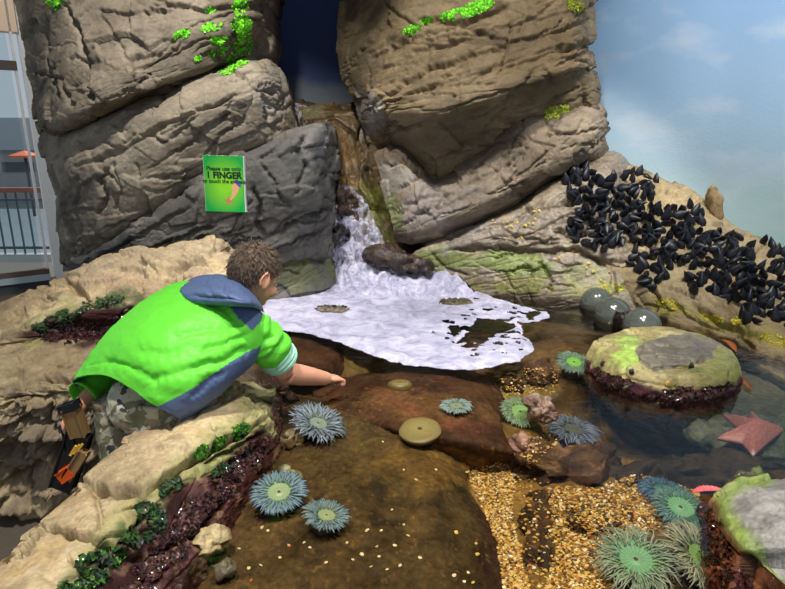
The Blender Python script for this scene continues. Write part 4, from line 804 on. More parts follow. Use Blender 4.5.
# jacket body
GRN = lin((100, 212, 58)); NVY = lin((82, 100, 138)); MINT = lin((164, 220, 194))
rings = [PR((73, 382, 1.80), (108, 376, 1.66), (157, 406, 1.57), (180, 419, 1.60), (170, 424, 1.74), (105, 402, 1.87)),
         PR((82, 368, 1.83), (116, 362, 1.665), (163, 396, 1.57), (192, 411, 1.605), (182, 415, 1.76), (115, 395, 1.9)),
         PR((100, 343, 1.87), (134, 338, 1.685), (178, 376, 1.585), (207, 400, 1.63), (197, 404, 1.79), (132, 384, 1.93)),
         PR((131, 313, 1.95), (166, 311, 1.76), (208, 345, 1.66), (234, 374, 1.69), (224, 380, 1.85), (165, 355, 2.0)),
         PR((158, 294, 2.03), (195, 295, 1.85), (233, 318, 1.765), (256, 350, 1.80), (250, 356, 1.93), (195, 335, 2.08)),
         PR((178, 285, 2.08), (212, 287, 1.92), (246, 302, 1.85), (264, 330, 1.87), (264, 334, 1.96), (220, 320, 2.1)),
         PR((200, 284, 2.09), (226, 287, 1.97), (250, 297, 1.92), (261, 314, 1.94), (261, 316, 1.99), (232, 308, 2.1)),
         PR((222, 287, 2.07), (236, 289, 2.0), (250, 297, 1.97), (255, 306, 1.98), (255, 307, 2.01), (242, 303, 2.07))]
ctl = np.array(rings); g = cr(ctl, 150); g = cr(g.transpose(1, 0, 2), 220, True).transpose(1, 0, 2); n_ = grid_normals(g, True)
cen = g.mean(1, keepdims=True); sgn = np.sign(((g-cen)*n_).sum()); n_ = n_*sgn; flat = g.reshape(-1, 3); nf = n_.reshape(-1, 3); x, y = proj(flat)
folds = [([(200, 352), (225, 345), (250, 332)], 3, .006), ([(190, 372), (222, 362), (250, 346)], 3.5, .008), ([(170, 340), (205, 330), (240, 328)], 3.5, .005), ([(150, 380), (180, 372), (215, 362)], 4, .005), ([(130, 350), (165, 352), (200, 342)], 5, .005), ([(100, 362), (130, 366), (160, 384)], 4, .005), ([(205, 300), (225, 310), (240, 326)], 3, .005), ([(190, 398), (205, 385), (225, 370)], 3, .006), ([(86, 366), (112, 362), (140, 370)], 1.6, .003)]
dd = 1.5*crackfield(x, y, flat, folds)+.005*ridged(flat*np.array([6, 6, 11.])+2, 2)+.004*fbm(flat*np.array([9, 9, 15.])+2, 3)+.0016*fbm(flat*40, 2)
v = flat+nf*dd[:, None]
tpar = np.repeat(np.linspace(0, 1, 150), 220); upar = np.tile(np.arange(220)/220*6, 150)     # u: 0 L .. 3 R .. 6
# panel seams in jacket coordinates: navy side panel under the right arm, thin navy strip on the left edge, navy shoulder yoke
edge = np.interp(tpar, [0, .12, .3, .45, .56, .62], [2.02, 2.15, 2.42, 2.62, 2.85, 3.1])
yoke = inpoly(x, y, [(222, 298), (270, 296), (265, 316), (252, 331), (238, 318)]) & (upar > 1.2) & (upar < 3.6)
navy = yoke | ((upar > edge) & (upar < 4.3) & (tpar < .62)) | ((upar < .16) | (upar > 5.7)) & (tpar < .5) | (tpar > .96)
colj = np.where(navy[:, None], NVY, GRN)
seam = np.abs(upar-edge) < .012
M = M_jack
jb = mesh_np('jacket', v, grid_faces(150, 220, True), M, colj, parent=boy)
sm = jb.modifiers.new('cloth', 'SOLIDIFY'); sm.thickness = .006; sm.offset = -1
jb['label'] = 'bright green hooded jacket with navy side panels'
# hood, bunched at the back of the neck
hr_ = [PR((176, 291, 2.03), (176, 290, 1.97), (178, 295, 1.97), (178, 294, 2.03)),
       PR((192, 279, 2.09), (185, 291, 1.84), (194, 304, 1.83), (206, 292, 2.09)),
       PR((214, 274, 2.07), (212, 289, 1.765), (220, 306, 1.77), (228, 290, 2.05)),
       PR((234, 279, 2.02), (238, 294, 1.74), (243, 307, 1.75), (246, 296, 2.02)),
       PR((250, 290, 2.0), (254, 300, 1.79), (254, 308, 1.80), (258, 304, 2.0)),
       PR((262, 305, 1.95), (262, 306, 1.88), (262, 310, 1.88), (265, 314, 1.95))]
g = cr(np.array(hr_), 90); g = cr(g.transpose(1, 0, 2), 72, True).transpose(1, 0, 2); n_ = grid_normals(g, True); cen = g.mean(1, keepdims=True); n_ = n_*np.sign(((g-cen)*n_).sum()); flat = g.reshape(-1, 3); x, y = proj(flat)
dd = crackfield(x, y, flat, [([(188, 284), (215, 282), (240, 290)], 2.2, .012), ([(190, 296), (220, 298), (246, 304)], 2, .008), ([(205, 278), (208, 290), (215, 300)], 2, .006), ([(228, 282), (226, 292), (230, 302)], 2, .006)])+.006*fbm(flat*18+5, 3)
mesh_np('hood', flat+n_.reshape(-1, 3)*dd[:, None], grid_faces(90, 72, True), M, np.broadcast_to(NVY, (len(flat), 3)), parent=jb)
def sleeve(name, pts, rad, col, folds_, par, n=90, seg=72, amp=.006):
    pts = cr(np.array(pts), n); rad = cr(np.array(rad, float)[:, None], n)[:, 0]; vv, ff = tube_mesh(pts, rad, seg, None, False); vn = grid_normals(vv.reshape(n, seg, 3), True).reshape(-1, 3); c = np.repeat(pts, seg, 0); vn = vn*np.sign(((vv-c)*vn).sum()); x, y = proj(vv)
    t_ = np.repeat(np.linspace(0, 1, n), seg); dd = crackfield(x, y, vv, folds_)+amp*fbm(vv*14+4, 3)+amp*.8*np.sin(t_*26+4*fbm(vv*9, 2))*sstep(0, .3, t_)
    o = mesh_np(name, vv+vn*dd[:, None], ff, M, np.broadcast_to(col, (len(vv), 3)), parent=par); s_ = o.modifiers.new('cloth', 'SOLIDIFY'); s_.thickness = .004; s_.offset = -1; return o
sleeve('sleeve', [P(243, 322, 1.92), P(255, 335, 1.90), P(268, 345, 1.92), P(279, 358, 1.955)], [.068, .078, .073, .064], GRN, [([(258, 345), (266, 340), (276, 336)], 2.5, .008), ([(256, 355), (266, 350), (280, 345)], 2, .006)], jb)
sleeve('cuff', [P(274.5, 353, 1.943), P(279.5, 358.5, 1.958), P(282, 361.5, 1.966)], [.069, .0695, .063], MINT, [], jb, 24, 72, .003)
sleeve('sleeve', [P(168, 312, 2.07), P(140, 340, 2.06), P(116, 366, 1.98), P(82, 396, 1.82)], [.07, .066, .058, .05], GRN, [], jb)
# toy held in the left hand
M_tblk = mat_plain('black toy plastic', (30, 30, 34), .4); M_tan = M_tan; M_ttan = mat_plain('tan toy plastic', (150, 118, 74), .5); M_torg = mat_plain('orange toy plastic', (222, 92, 34), .4); M_tyel = mat_plain('yellow toy plastic', (236, 190, 70), .5)
toy = empty('toy_blaster', P(72, 448, 1.72), 'black toy blaster with tan stock, yellow stripes and orange tip in the boy lowered hand', 'toy')
tc_ = P(72, 448, 1.72)
def tq(px, py, Y=1.72): return P(px, py, Y)-tc_
def bar(name, a, b_, w, h, mat, par=toy, bevel=.005, dn=(0, 1, 0)):
    a = np.array(a); b_ = np.array(b_); d = nrm(b_-a); s_ = nrm(np.cross(d, dn)); t_ = np.cross(s_, d); bm = bmesh.new(); bmesh.ops.create_cube(bm, size=1); L_ = np.linalg.norm(b_-a)
    for q in bm.verts: c = np.array(q.co); q.co = (a+b_)/2+s_*c[0]*w+t_*c[1]*h+d*c[2]*L_
    bmesh.ops.bevel(bm, geom=bm.edges[:], offset=bevel, segments=2, affect='EDGES'); return bm_obj(name, bm, mat, par, False)
bar('stock', tq(71, 409, 1.69), tq(80, 434, 1.7), .04, .03, M_ttan); bar('stock_pad', tq(68.5, 404, 1.69), tq(71, 409, 1.69), .046, .036, M_tblk)
bar('body', tq(80, 434), tq(63, 486), .064, .04, M_tblk); bar('grip', tq(70, 428, 1.72), tq(74, 446, 1.72), .03, .03, M_tblk)
bar('barrel', tq(84, 452, 1.69), tq(69, 476, 1.69), .024, .026, M_ttan); bar('muzzle', tq(72, 470, 1.685), tq(61, 477, 1.685), .034, .026, M_torg, bevel=.003)
for i in range(3): bar('stripe', tq(70.5+i*3.4, 454-i*2.+1, 1.69), tq(76+i*3.2, 446-i*1., 1.69), .006, .006, M_tyel, bevel=.001)
# ================================================================== the sign
hp, hn = hit(225, 184, [ROCKS['cliff_block']]); ys_ = min([hit(a, b_, [ROCKS['cliff_block'], ROCKS['cliff_slab']])[0].y for a in (206, 225, 243) for b_ in (160, 184, 208)])-.012
sc_ = P(224.5, 184, ys_); wS = (P(246, 184, ys_)-P(203.5, 184, ys_))[0]*.97; hS = (P(225, 156, ys_)-P(225, 212, ys_))[2]
sign = empty('sign', sc_, 'green square sign about touching with one finger, fixed to the dark cracked block', 'sign', rot=Quaternion((0, 1, 0), .025) @ Quaternion((0, 0, 1), -.06))
m, nt, b = newmat('printed green sign face'); lk = nt.links.new; tc = N(nt, 'ShaderNodeTexCoord'); gr = N(nt, 'ShaderNodeTexGradient', gradient_type='SPHERICAL'); mp = N(nt, 'ShaderNodeMapping'); mp.inputs['Scale'].default_value = (1/(wS*.62), 1, 1/(hS*.55)); lk(tc.outputs['Object'], mp.inputs[0]); lk(mp.outputs[0], gr.inputs[0])
r = N(nt, 'ShaderNodeValToRGB'); r.color_ramp.elements[0].position = 0.; r.color_ramp.elements[0].color = L4((0, 168, 66)); r.color_ramp.elements[1].position = .75; r.color_ramp.elements[1].color = L4((140, 224, 40)); lk(gr.outputs['Fac'], r.inputs[0]); lk(r.outputs[0], b.inputs['Base Color']); b.inputs['Roughness'].default_value = .35
M_edge = mat_plain('white sign edge', (226, 228, 226), .5); M_ink = mat_plain('dark sign ink', (22, 44, 30), .5)
mb = MB(); mb.box((-wS/2, 0, -hS/2), (wS/2, .03, hS/2)); mb.build('board', M_edge, sign, False)
mb = MB(); mb.add([(-wS/2+.002, -.0015, -hS/2), (wS/2-.004, -.0015, -hS/2), (wS/2-.004, -.0015, hS/2), (-wS/2+.002, -.0015, hS/2), (-wS/2+.002, 0.001, -hS/2), (wS/2-.004, 0.001, -hS/2), (wS/2-.004, 0.001, hS/2), (-wS/2+.002, 0.001, hS/2)], [(0, 1, 2, 3), (7, 6, 5, 4), (0, 4, 5, 1), (1, 5, 6, 2), (2, 6, 7, 3), (3, 7, 4, 0)]); mb.build('printed_face', m, sign, False)
def text(s_, size, z, bold=0., x_=0.):
    cu = bpy.data.curves.new('lettering', 'FONT'); cu.body = s_; cu.size = size; cu.align_x = 'CENTER'; cu.align_y = 'CENTER'; cu.extrude = .0006; cu.offset = bold; cu.materials.append(M_ink)
    o = bpy.data.objects.new('lettering', cu); COL.objects.link(o); dg = bpy.context.evaluated_depsgraph_get(); me = bpy.data.meshes.new_from_object(o.evaluated_get(dg)); bpy.data.objects.remove(o); o = bpy.data.objects.new('lettering', me); COL.objects.link(o); o.parent = sign; o.location = (x_, -.0022, z); o.rotation_euler = (math.pi/2, 0, 0)
text('Please use only', hS*.105, hS*.27, .0006); text('1 FINGER', hS*.158, hS*.15, .0022); text('to touch the animals', hS*.095, hS*.045, .0006)
M_hand = mat_plain('printed hand', (232, 176, 128), .5); M_cuff = mat_plain('printed blue sleeve', (92, 86, 170), .5); M_star = mat_plain('printed starfish', (206, 120, 96), .5)
def flatshape(name, pts, mat, dy=-.0022):
    q = [(a*wS, dy, c*hS) for a, c in pts]; k = len(q); v = q+[(a, dy+.001, c) for a, _, c in q]
    fs = [tuple(range(k)), tuple(range(2*k-1, k-1, -1))]+[(i, k+i, k+(i+1) % k, (i+1) % k) for i in range(k)]; mesh_np(name, v, fs, mat, None, False, sign)
flatshape('hand_picture', [(.17, -.03), (.27, .03), (.37, -.02), (.34, -.12), (.27, -.2), (.2, -.26), (.14, -.3), (.115, -.28), (.17, -.2), (.19, -.12)], M_hand); flatshape('sleeve_picture', [(.22, .04), (.3, .09), (.41, .04), (.4, -.05), (.33, -.03), (.27, .03)], M_cuff, -.0024)
flatshape('starfish_picture', [(.09+(.13 if i % 2 == 0 else .05)*math.cos(math.pi*i/5+.4), -.30+(.095 if i % 2 == 0 else .038)*math.sin(math.pi*i/5+.4)) for i in range(10)], M_star, -.002)
# ================================================================== pool life
UNDER = [bed, slab, slab2, slab3]+[o for n_, o in ROCKS.items() if n_.split('.')[0] in ('submerged_stone', 'crevice_stone', 'reef_stone', 'crusted_rock')]
RIM = [ROCKS['pool_rim'], ROCKS['rim_slab']]
CLIFFS = [ROCKS[k] for k in ('cliff', 'cliff_slab', 'cliff_block', 'overhanging_cliff', 'tilted_ledge', 'barnacle_ledge', 'mussel_ridge')]
def mat_soft(name, rough=.4, bump=.2, scale=90., sss=.1, spec=.4):
    m, nt, b = newmat(name); lk = nt.links.new; at = N(nt, 'ShaderNodeAttribute', attribute_name='Col'); lk(at.outputs['Color'], b.inputs['Base Color'])
    b.inputs['Roughness'].default_value = rough; b.inputs['Specular IOR Level'].default_value = spec; b.inputs['Subsurface Weight'].default_value = sss; b.inputs['Subsurface Radius'].default_value = (.01, .01, .008); b.inputs['Subsurface Scale'].default_value = .6
    tc = N(nt, 'ShaderNodeTexCoord'); n1 = N(nt, 'ShaderNodeTexNoise', Scale=scale, Detail=4.); lk(tc.outputs['Object'], n1.inputs['Vector']); bp = N(nt, 'ShaderNodeBump', Strength=bump, Distance=.004); lk(n1.outputs['Fac'], bp.inputs['Height']); lk(bp.outputs[0], b.inputs['Normal']); return m
M_soft = mat_soft('anemone flesh'); M_tent = mat_soft('anemone tentacles', .45, 0., sss=.0)
AN = 0
def anemone(px, py, R, label, disc=(120, 170, 110), rim_=(90, 120, 100), t0=(110, 150, 120), t1=(150, 170, 190), col_=(96, 96, 70), length=.75, rings=((.6, 34), (.72, 44), (.84, 54), (.93, 62), (1.0, 70)), droop=.6, tilt=None, height=.5, thick=.05, mess=.25, up=0., group=None, seedk=0):
    global AN
    AN += 1; rg = np.random.default_rng(100+AN+seedk)
    p, n = hit(px, py+R*.25, UNDER); p = np.array(p); dist = np.linalg.norm(p-np.array([0, 0, 1])); r = R*dist/FPX; rd = r*.68
    nz = nrm(np.array([0, 0, 1.])+np.array(n)*.3+(np.array(tilt) if tilt else 0)); q = quat_to(nz, rg.uniform(0, 6))
    e = empty('sea_anemone', p+np.array([0, 0, up]), label, 'anemone', group, q); h = r*height
    mb = MB(); k = 40; prof = [(.72, -.02), (.78, .0), (.66, .25), (.62, .6), (.8, .9), (.95, 1.)]
    pr = cr(np.array(prof), 20); th = np.linspace(0, 2*np.pi, k, endpoint=False)
    v = np.array([[a*rd*math.cos(t)*(1+.04*math.sin(7*t)), a*rd*math.sin(t)*(1+.04*math.sin(7*t)), z*h] for a, z in pr for t in th]); mb.add(v, grid_faces(20, k, True), lin(col_)*(1+.3*fbm(v*200, 2)[:, None])); mb.build('column', M_soft, e)
    pr = cr(np.array([(.99, .97), (.9, 1.04), (.6, 1.02), (.3, .99), (.14, 1.04), (.06, 1.0), (.0, .88)]), 24)
    v = np.array([[a*rd*math.cos(t), a*rd*math.sin(t), z*h] for a, z in pr for t in th]); w = np.repeat(pr[:, 0], k)[:, None]; strip = (.85+.15*np.cos(np.tile(th, 24)*20))[:, None]
    c = (lin(disc)*(1-w**2)+lin(rim_)*w**2)*strip; c[w[:, 0] < .09] = lin((90, 84, 60)); mb = MB(); mb.add(v, grid_faces(24, k, True), c); mb.build('oral_disc', M_soft, e)
    mb = MB()
    for ri, (fr, m_) in enumerate(rings):
        for i in range(m_):
            t = 2*math.pi*(i+rg.uniform(-.4, .4))/m_; ra = rd*fr; ln = r*length*(.36+.22*fr)*rg.uniform(.7, 1.15); o_ = np.array([math.cos(t), math.sin(t), 0]); tg = np.array([-math.sin(t), math.cos(t), 0])
            elev = (1.25-.95*fr)*rg.uniform(.7, 1.2); pts = [o_*ra+np.array([0, 0, h*1.0])]; sw = rg.normal()*mess; dr = droop*rg.uniform(.5, 1.4)
            for j in range(4):
                d_ = o_*math.cos(elev)+np.array([0, 0, 1])*math.sin(elev)+tg*sw; pts.append(pts[-1]+nrm(d_)*ln/4); elev -= dr*.5; sw += rg.normal()*mess*.6
            tk = r*thick*.62*rg.uniform(.8, 1.15); vv, ff = tube_mesh(pts, [tk*1.1, tk, tk*.9, tk*.75, tk*.35], 5); s_ = np.concatenate([np.repeat(np.linspace(0, 1, 5), 5), [0, 1]])[:, None]
            mb.add(vv, ff, (lin(t0)*(1-s_)+lin(t1)*s_)*rg.uniform(.5, .95))
    o = mb.build('tentacle_fringe', M_tent, e); o['kind'] = 'stuff'
    return e
anemone(280, 497, 26, 'largest blue-green anemone on the silty slab, fully open with blue tentacle tips, near the left', (138, 156, 108), (104, 134, 106), (100, 128, 104), (112, 134, 158), length=.62, droop=.5, tilt=(0, -.35, 0), height=.6, thick=.055, mess=.12)
anemone(324, 523, 20, 'smaller half-open grey-green anemone just below and right of the largest blue-green one', (142, 150, 104), (110, 130, 100), (96, 114, 92), (128, 150, 156), length=.85, droop=.35, tilt=(.25, 0, 0), height=.7, mess=.25)
anemone(314, 430, 21, 'feathery grey-blue anemone leaning off a brown lump, below the boy reaching hand', (120, 130, 110), (120, 136, 130), (104, 116, 108), (142, 156, 170), length=1.35, droop=.3, tilt=(.5, -.2, 0), height=.7, mess=.4)
anemone(456, 406, 16, 'flattened grey-green anemone on top of the reddish sunken rock', (118, 128, 100), (110, 124, 104), (108, 124, 104), (146, 166, 160), length=.7, droop=.7, height=.3, mess=.3)
anemone(518, 414, 22, 'pale green wide-lipped anemone at the right edge of the reddish sunken rock', (142, 186, 116), (124, 164, 112), (124, 156, 116), (160, 184, 160), length=.45, droop=.9, tilt=(.1, -.5, 0), height=.5, mess=.15)
anemone(571, 372, 17, 'bright green-centred small anemone between the foam and the island rock', (140, 204, 92), (110, 160, 110), (110, 150, 120), (150, 172, 176), length=.65, droop=.8, tilt=(0, -.4, 0), height=.8, mess=.2, up=.015)
anemone(571, 434, 22, 'dark grey-blue straggly anemone beside the mauve crusted shells', (92, 96, 92), (88, 98, 104), (88, 98, 100), (140, 156, 188), length=1.05, droop=.7, height=.5, mess=.45)
anemone(662, 492, 20, 'low blue-tentacled anemone lying behind the upper green one of the trio', (70, 120, 110), (70, 116, 120), (60, 106, 116), (108, 140, 190), length=.8, droop=.8, height=.35, mess=.2, thick=.045)
anemone(675, 513, 26, 'green-centred anemone at the top of the trio, beside the lime-edged near rock', (128, 184, 138), (104, 154, 122), (84, 136, 120), (128, 160, 170), length=.55, droop=.8, tilt=(0, -.3, 0), height=.6, thick=.045, mess=.2)
anemone(634, 564, 32, 'biggest pale-tentacled anemone with a mint green centre, lower left of the trio', (122, 176, 132), (112, 150, 118), (128, 158, 124), (184, 190, 172), length=.95, droop=.75, tilt=(-.1, -.3, 0), height=.5, thick=.032, mess=.5)
anemone(690, 562, 29, 'yellow-green centred anemone with long cream tentacles, lower right of the trio', (134, 172, 98), (122, 146, 102), (136, 150, 112), (196, 192, 166), length=1.05, droop=.65, tilt=(.3, -.35, 0), height=.6, thick=.04, mess=.4)
def closed_anemone(px, py, R, label, c1, c2, flat=.35):
    p, n = hit(px, py, UNDER); p = np.array(p); r = R*np.linalg.norm(p-np.array([0, 0, 1]))/FPX; e = empty('sea_anemone', p-np.array(n)*r*.05, label, 'anemone', None, quat_to(nrm(np.array([0, 0, .25])+np.array(n))))
    k = 48; th = np.linspace(0, 2*np.pi, k, endpoint=False); pr = cr(np.array([(.98, -.12), (1.03, 0), (1.0, flat*.6), (.8, flat), (.4, flat*1.02), (.16, flat), (.12, flat*.97)]), 30); v = np.array([[a*r*math.cos(t)*(1+.03*math.sin(5*t+1)), a*r*math.sin(t), z*r] for a, z in pr for t in th]); w = np.repeat(pr[:, 0], k)[:, None]
    mb = MB(); mb.add(v, grid_faces(30, k, True), (lin(c1)*(1-w)+lin(c2)*w)*(1+.25*fbm(v*160, 3)[:, None])); mb.build('column', M_soft, e)
    pr = cr(np.array([(.125, flat*.975), (.07, flat*.9), (0, flat*.7)]), 8); v = np.array([[a*r*math.cos(t), a*r*math.sin(t), z*r] for a, z in pr for t in th]); mb = MB(); mb.add(v, grid_faces(8, k, True), lin((70, 60, 36))); mb.build('mouth', M_soft, e)
closed_anemone(420, 430, 20, 'round closed tan anemone with a dark central dimple, on the reddish sunken rock', (150, 140, 94), (128, 116, 76), .15)
closed_anemone(400, 386, 12, 'small closed olive anemone at the far top of the reddish sunken rock', (140, 126, 78), (112, 98, 58), .4)
closed_anemone(247, 373, 17, 'closed dark speckled anemone tucked under the boy rolled-up sleeve', (84, 96, 80), (66, 76, 66), .9)
# ---- starfish
def starfish():
    tips = [(722, 415), (751, 412), (784, 430), (753, 457), (716, 439)]; val = [(744, 427), (766, 425), (766, 445), (742, 444), (742, 433)]; z = -.075; cpx = (753, 434); c0 = G(*cpx, z)
    out = []
    for a, b_ in zip(tips, val): out += [G(*a, z)-c0, G(*b_, z)-c0]
    ol = np.array(out)
    o2 = []
    for i in range(10):
        a, b_ = ol[i], ol[(i+1) % 10]
        for t in np.linspace(0, 1, 14, endpoint=False): o2.append(a*(1-t)+b_*t)
    o2 = np.array(o2); k = len(o2)
    for _ in range(2): o2 = (np.roll(o2, 1, 0)+o2*2+np.roll(o2, -1, 0))/4
    rr = np.linspace(0, 1, 26); top = []; rl = np.linalg.norm(o2, axis=1)/np.linalg.norm(o2, axis=1).max()
    for s in rr:
        q = o2*s; q = q.copy(); q[:, 2] = .05*(1-s**2.6)*(.4+.6*(1-rl*s))+.006; top.append(q)
    for s in (1.0, .8, .0):
        q = o2*s; q = q.copy(); q[:, 2] = -.004; top.append(q)
    v = np.array(top).reshape(-1, 3); s_ = np.concatenate([np.repeat(rr, k), np.ones(3*k)])
    f1, f2, h, off = cells(v*85); v[:, 2] += np.where(s_ < .98, .0028*sstep(.5, .1, f1), 0)
    reach = np.linalg.norm(v[:, :2], axis=1)/np.linalg.norm(o2, axis=1).max(); c = lin((198, 134, 128))*(1-.5*sstep(.3, .5, f1)[:, None])+lin((150, 84, 84))*.5*sstep(.3, .5, f1)[:, None]
    tp = sstep(.78, .9, reach)[:, None]; c = c*(1-tp)+lin((214, 196, 206))*tp
    o = mesh_np('starfish', v, grid_faces(len(top), k, True), M_soft, c); o.location = tuple(c0); tag(o, 'pink five-armed starfish with pale arm tips under water at the right', 'starfish')
mini('submerged_stone', 'flat grey-green sunken stone that the pink starfish lies on', 768, 440, -.14, (.3, .17, .05), (78, 84, 70), (104, 108, 92), None, -.2, 3., .03, M_sub, a=.12, seed=40.)
starfish()
# ---- floats
m = bpy.data.materials.new('smoky glass'); m.use_nodes = True; nt = m.node_tree; nt.nodes.clear(); out = N(nt, 'ShaderNodeOutputMaterial'); mx = N(nt, 'ShaderNodeMixShader'); mx2 = N(nt, 'ShaderNodeMixShader'); tr = N(nt, 'ShaderNodeBsdfTransparent'); gl = N(nt, 'ShaderNodeBsdfGlossy', Roughness=.12); df = N(nt, 'ShaderNodeBsdfDiffuse'); fr = N(nt, 'ShaderNodeFresnel', IOR=1.9)
tr.inputs[0].default_value = (.66, .72, .62, 1); df.inputs[0].default_value = L4((108, 114, 106)); mx2.inputs[0].default_value = .62
nt.links.new(tr.outputs[0], mx2.inputs[1]); nt.links.new(df.outputs[0], mx2.inputs[2]); nt.links.new(fr.outputs[0], mx.inputs[0]); nt.links.new(mx2.outputs[0], mx.inputs[1]); nt.links.new(gl.outputs[0], mx.inputs[2]); nt.links.new(mx.outputs[0], out.inputs[0])
for (a, b_, r_, lb) in ((596, 303, 15, 'smoky glass ball half sunk at the ridge foot, farthest of three, beside the green ledge'), (612, 315, 16.5, 'middle one of the three smoky glass balls half sunk at the ridge foot'), (641, 327, 17, 'smoky glass ball half sunk against the back of the island rock, nearest of three')):
    c0 = G(a, b_+4, .0); r = r_*np.linalg.norm(c0-np.array([0, 0, 1]))/FPX; bm = bmesh.new(); bmesh.ops.create_uvsphere(bm, u_segments=48, v_segments=28, radius=r)
    o = bm_obj('glass_float', bm, m); o.location = (c0[0], c0[1], r*.25); tag(o, lb, 'float', 'glass floats at the ridge foot')
mini('weedy_stone', 'black weed-covered stone wedged between the middle and nearest glass balls', 627, 324, .01, (.06, .06, .06), (26, 20, 16), (46, 36, 28), None, .2, 2.2, None, M_slick, a=.4, seed=41., seg=56, ring=34)
# ---- mussels
def mussel_mesh():
    k = 14; n_ = 12; vs = []; 
    for i in range(n_):
        t = i/(n_-1); w_ = .3*math.sin(math.pi*min(1, .06+.94*t)**.75)*(1 if t < .97 else .75)+.015; th_ = .21*math.sin(math.pi*min(1, .05+.93*t)**.62)+.012
        for j in range(k):
            a = 2*math.pi*j/k; ca, sa_ = math.cos(a), math.sin(a); vs.append((math.copysign(abs(ca)**.85, ca)*w_+.05*math.sin(math.pi*t), math.copysign(abs(sa_)**1.35, sa_)*th_, t))
    f = [tuple(q) for q in grid_faces(n_, k, True)]; f += [tuple(range(k-1, -1, -1)), tuple((n_-1)*k+i for i in range(k))]; return np.array(vs), f
M_mus = mat_plain('mussel shell', (24, 26, 34), .42, .45, noise=.5, nscale=.9, bump=.3, bscale=6.)
mv, mf = mussel_mesh(); mme = None; rg = np.random.default_rng(11)
BEDS = [('mussels of the upper bed', 'blue-black mussel packed in the broad upper bed below the tan ledge of the mussel ridge', [(565, 168), (585, 162), (605, 178), (640, 170), (658, 180), (655, 196), (636, 200), (645, 214), (628, 236), (610, 247), (595, 250), (577, 240), (567, 226), (580, 210), (560, 190)], 118),
        ('mussels of the middle bed', 'blue-black mussel in the long bed running down the middle of the mussel ridge', [(640, 205), (690, 205), (705, 215), (700, 230), (730, 230), (748, 240), (752, 262), (742, 300), (715, 298), (700, 285), (695, 300), (689, 284), (690, 262), (668, 262), (660, 240), (650, 225), (628, 222)], 128),
        ('mussels of the low tongue', 'blue-black mussel in the short tongue of mussels hanging low below the upper bed', [(632, 228), (656, 232), (662, 250), (672, 270), (655, 286), (640, 280), (630, 260)], 30),
        ('mussels of the right bed', 'blue-black mussel clustered on the ridge at the right edge by the mural foot', [(762, 240), (800, 246), (800, 330), (770, 318), (745, 300), (752, 264), (770, 262)], 52),
        ('mussels of the small clump', 'blue-black mussel in the small clump alone above the yellow algae, apart from the beds', [(743, 304), (760, 303), (763, 318), (752, 324), (742, 316)], 9)]
proto = None
for gname, lb, poly, cnt in BEDS:
    pts = []; tries = 0; q = np.array(poly); dmin = 7.4
    while len(pts) < cnt and tries < 30000:
        tries += 1; a = rg.uniform(q[:, 0].min(), q[:, 0].max()); b_ = rg.uniform(q[:, 1].min(), q[:, 1].max())
        if not inpoly(np.array([a]), np.array([b_]), poly)[0]: continue
        if any((a-c)**2+(b_-d)**2 < dmin*dmin for c, d in pts): dmin *= .9993; continue
        pts.append((a, b_))
    for a, b_ in pts:
        p, n = hit(a, b_+2, [ROCKS['mussel_ridge'], ROCKS['barnacle_ledge'], ROCKS['tilted_ledge']])
        if p is None: continue
        if proto is None: proto = mesh_np('mussel', mv, mf, M_mus); o = proto
        else: o = proto.copy(); COL.objects.link(o)
        s = rg.uniform(.075, .11); dirn = Vector(nrm(np.array(n)+rg.normal(size=3)*.5+np.array([0, 0, .35]))); o.rotation_mode = 'QUATERNION'; o.rotation_quaternion = quat_to(dirn, rg.uniform(0, 6.28)); o.scale = (s, s, s); o.location = p-dirn*s*.2
        tag(o, lb, 'mussel', gname)
# ---- snails on the ledges
def snail_mesh(c1, c2):
    mb = MB(); pts = []; rad = []
    for i in range(26):
        t = i/25; a = t*4*math.pi; r = .55*(1-t)**.9; pts.append((r*math.cos(a), r*math.sin(a), .25+.95*t)); rad.append(.46*(1-t)**.85+.04)
    v, f = tube_mesh(pts, rad, 9); mb.add(v, f, np.where((np.arange(len(v)) % 9 < 5)[:, None], lin(c1), lin(c2))); return mb
M_shell = mat_soft('shell', .35, .15, 4., 0.)
sn = None
for a, b_ in ((493, 221), (507, 222), (512, 227), (517, 223), (525, 226), (529, 224), (533, 224), (535, 219), (534, 212), (539, 211), (521, 238), (567, 233), (573, 251), (559, 258), (588, 264), (593, 272), (609, 272), (601, 281), (586, 268)):
    p, n = hit(a, b_, [ROCKS['barnacle_ledge'], ROCKS['tilted_ledge'], ROCKS['mussel_ridge']])
    if sn is None: sn = snail_mesh((206, 180, 90), (176, 146, 70)).build('snail', M_shell); o = sn
    else: o = sn.copy(); COL.objects.link(o)
    up_ = b_ < 245; s = rg.uniform(.011, .015); o.scale = (s, s, s); o.location = p-n*.002; o.rotation_mode = 'QUATERNION'; o.rotation_quaternion = quat_to(n, rg.uniform(0, 6))
    tag(o, 'yellow snail in the scattered group high on the grey barnacle ledge' if up_ else 'yellow snail on the lower part of the barnacle ledge above the algae', 'snail', 'yellow snails high on the ledge' if up_ else 'yellow snails low on the ledge')
bs = None
for a, b_, lb in ((603, 364, 'black snail at the left end of the island rock'), (632, 372, 'black snail on the front of the island rock, left of centre'), (691, 366, 'black snail on the right shoulder of the island rock'), (668, 384, 'tan snail low on the front of the island rock')):
    p, n = hit(a, b_, [dome]); tanc = 'tan' in lb
    o = snail_mesh((190, 150, 80), (150, 110, 60)).build('snail', M_shell) if tanc else snail_mesh((26, 24, 26), (40, 36, 38)).build('snail', M_shell)
    s = .014; o.scale = (s, s, s); o.location = p-n*.003; o.rotation_mode = 'QUATERNION'; o.rotation_quaternion = quat_to(n, 1.); tag(o, lb, 'snail')
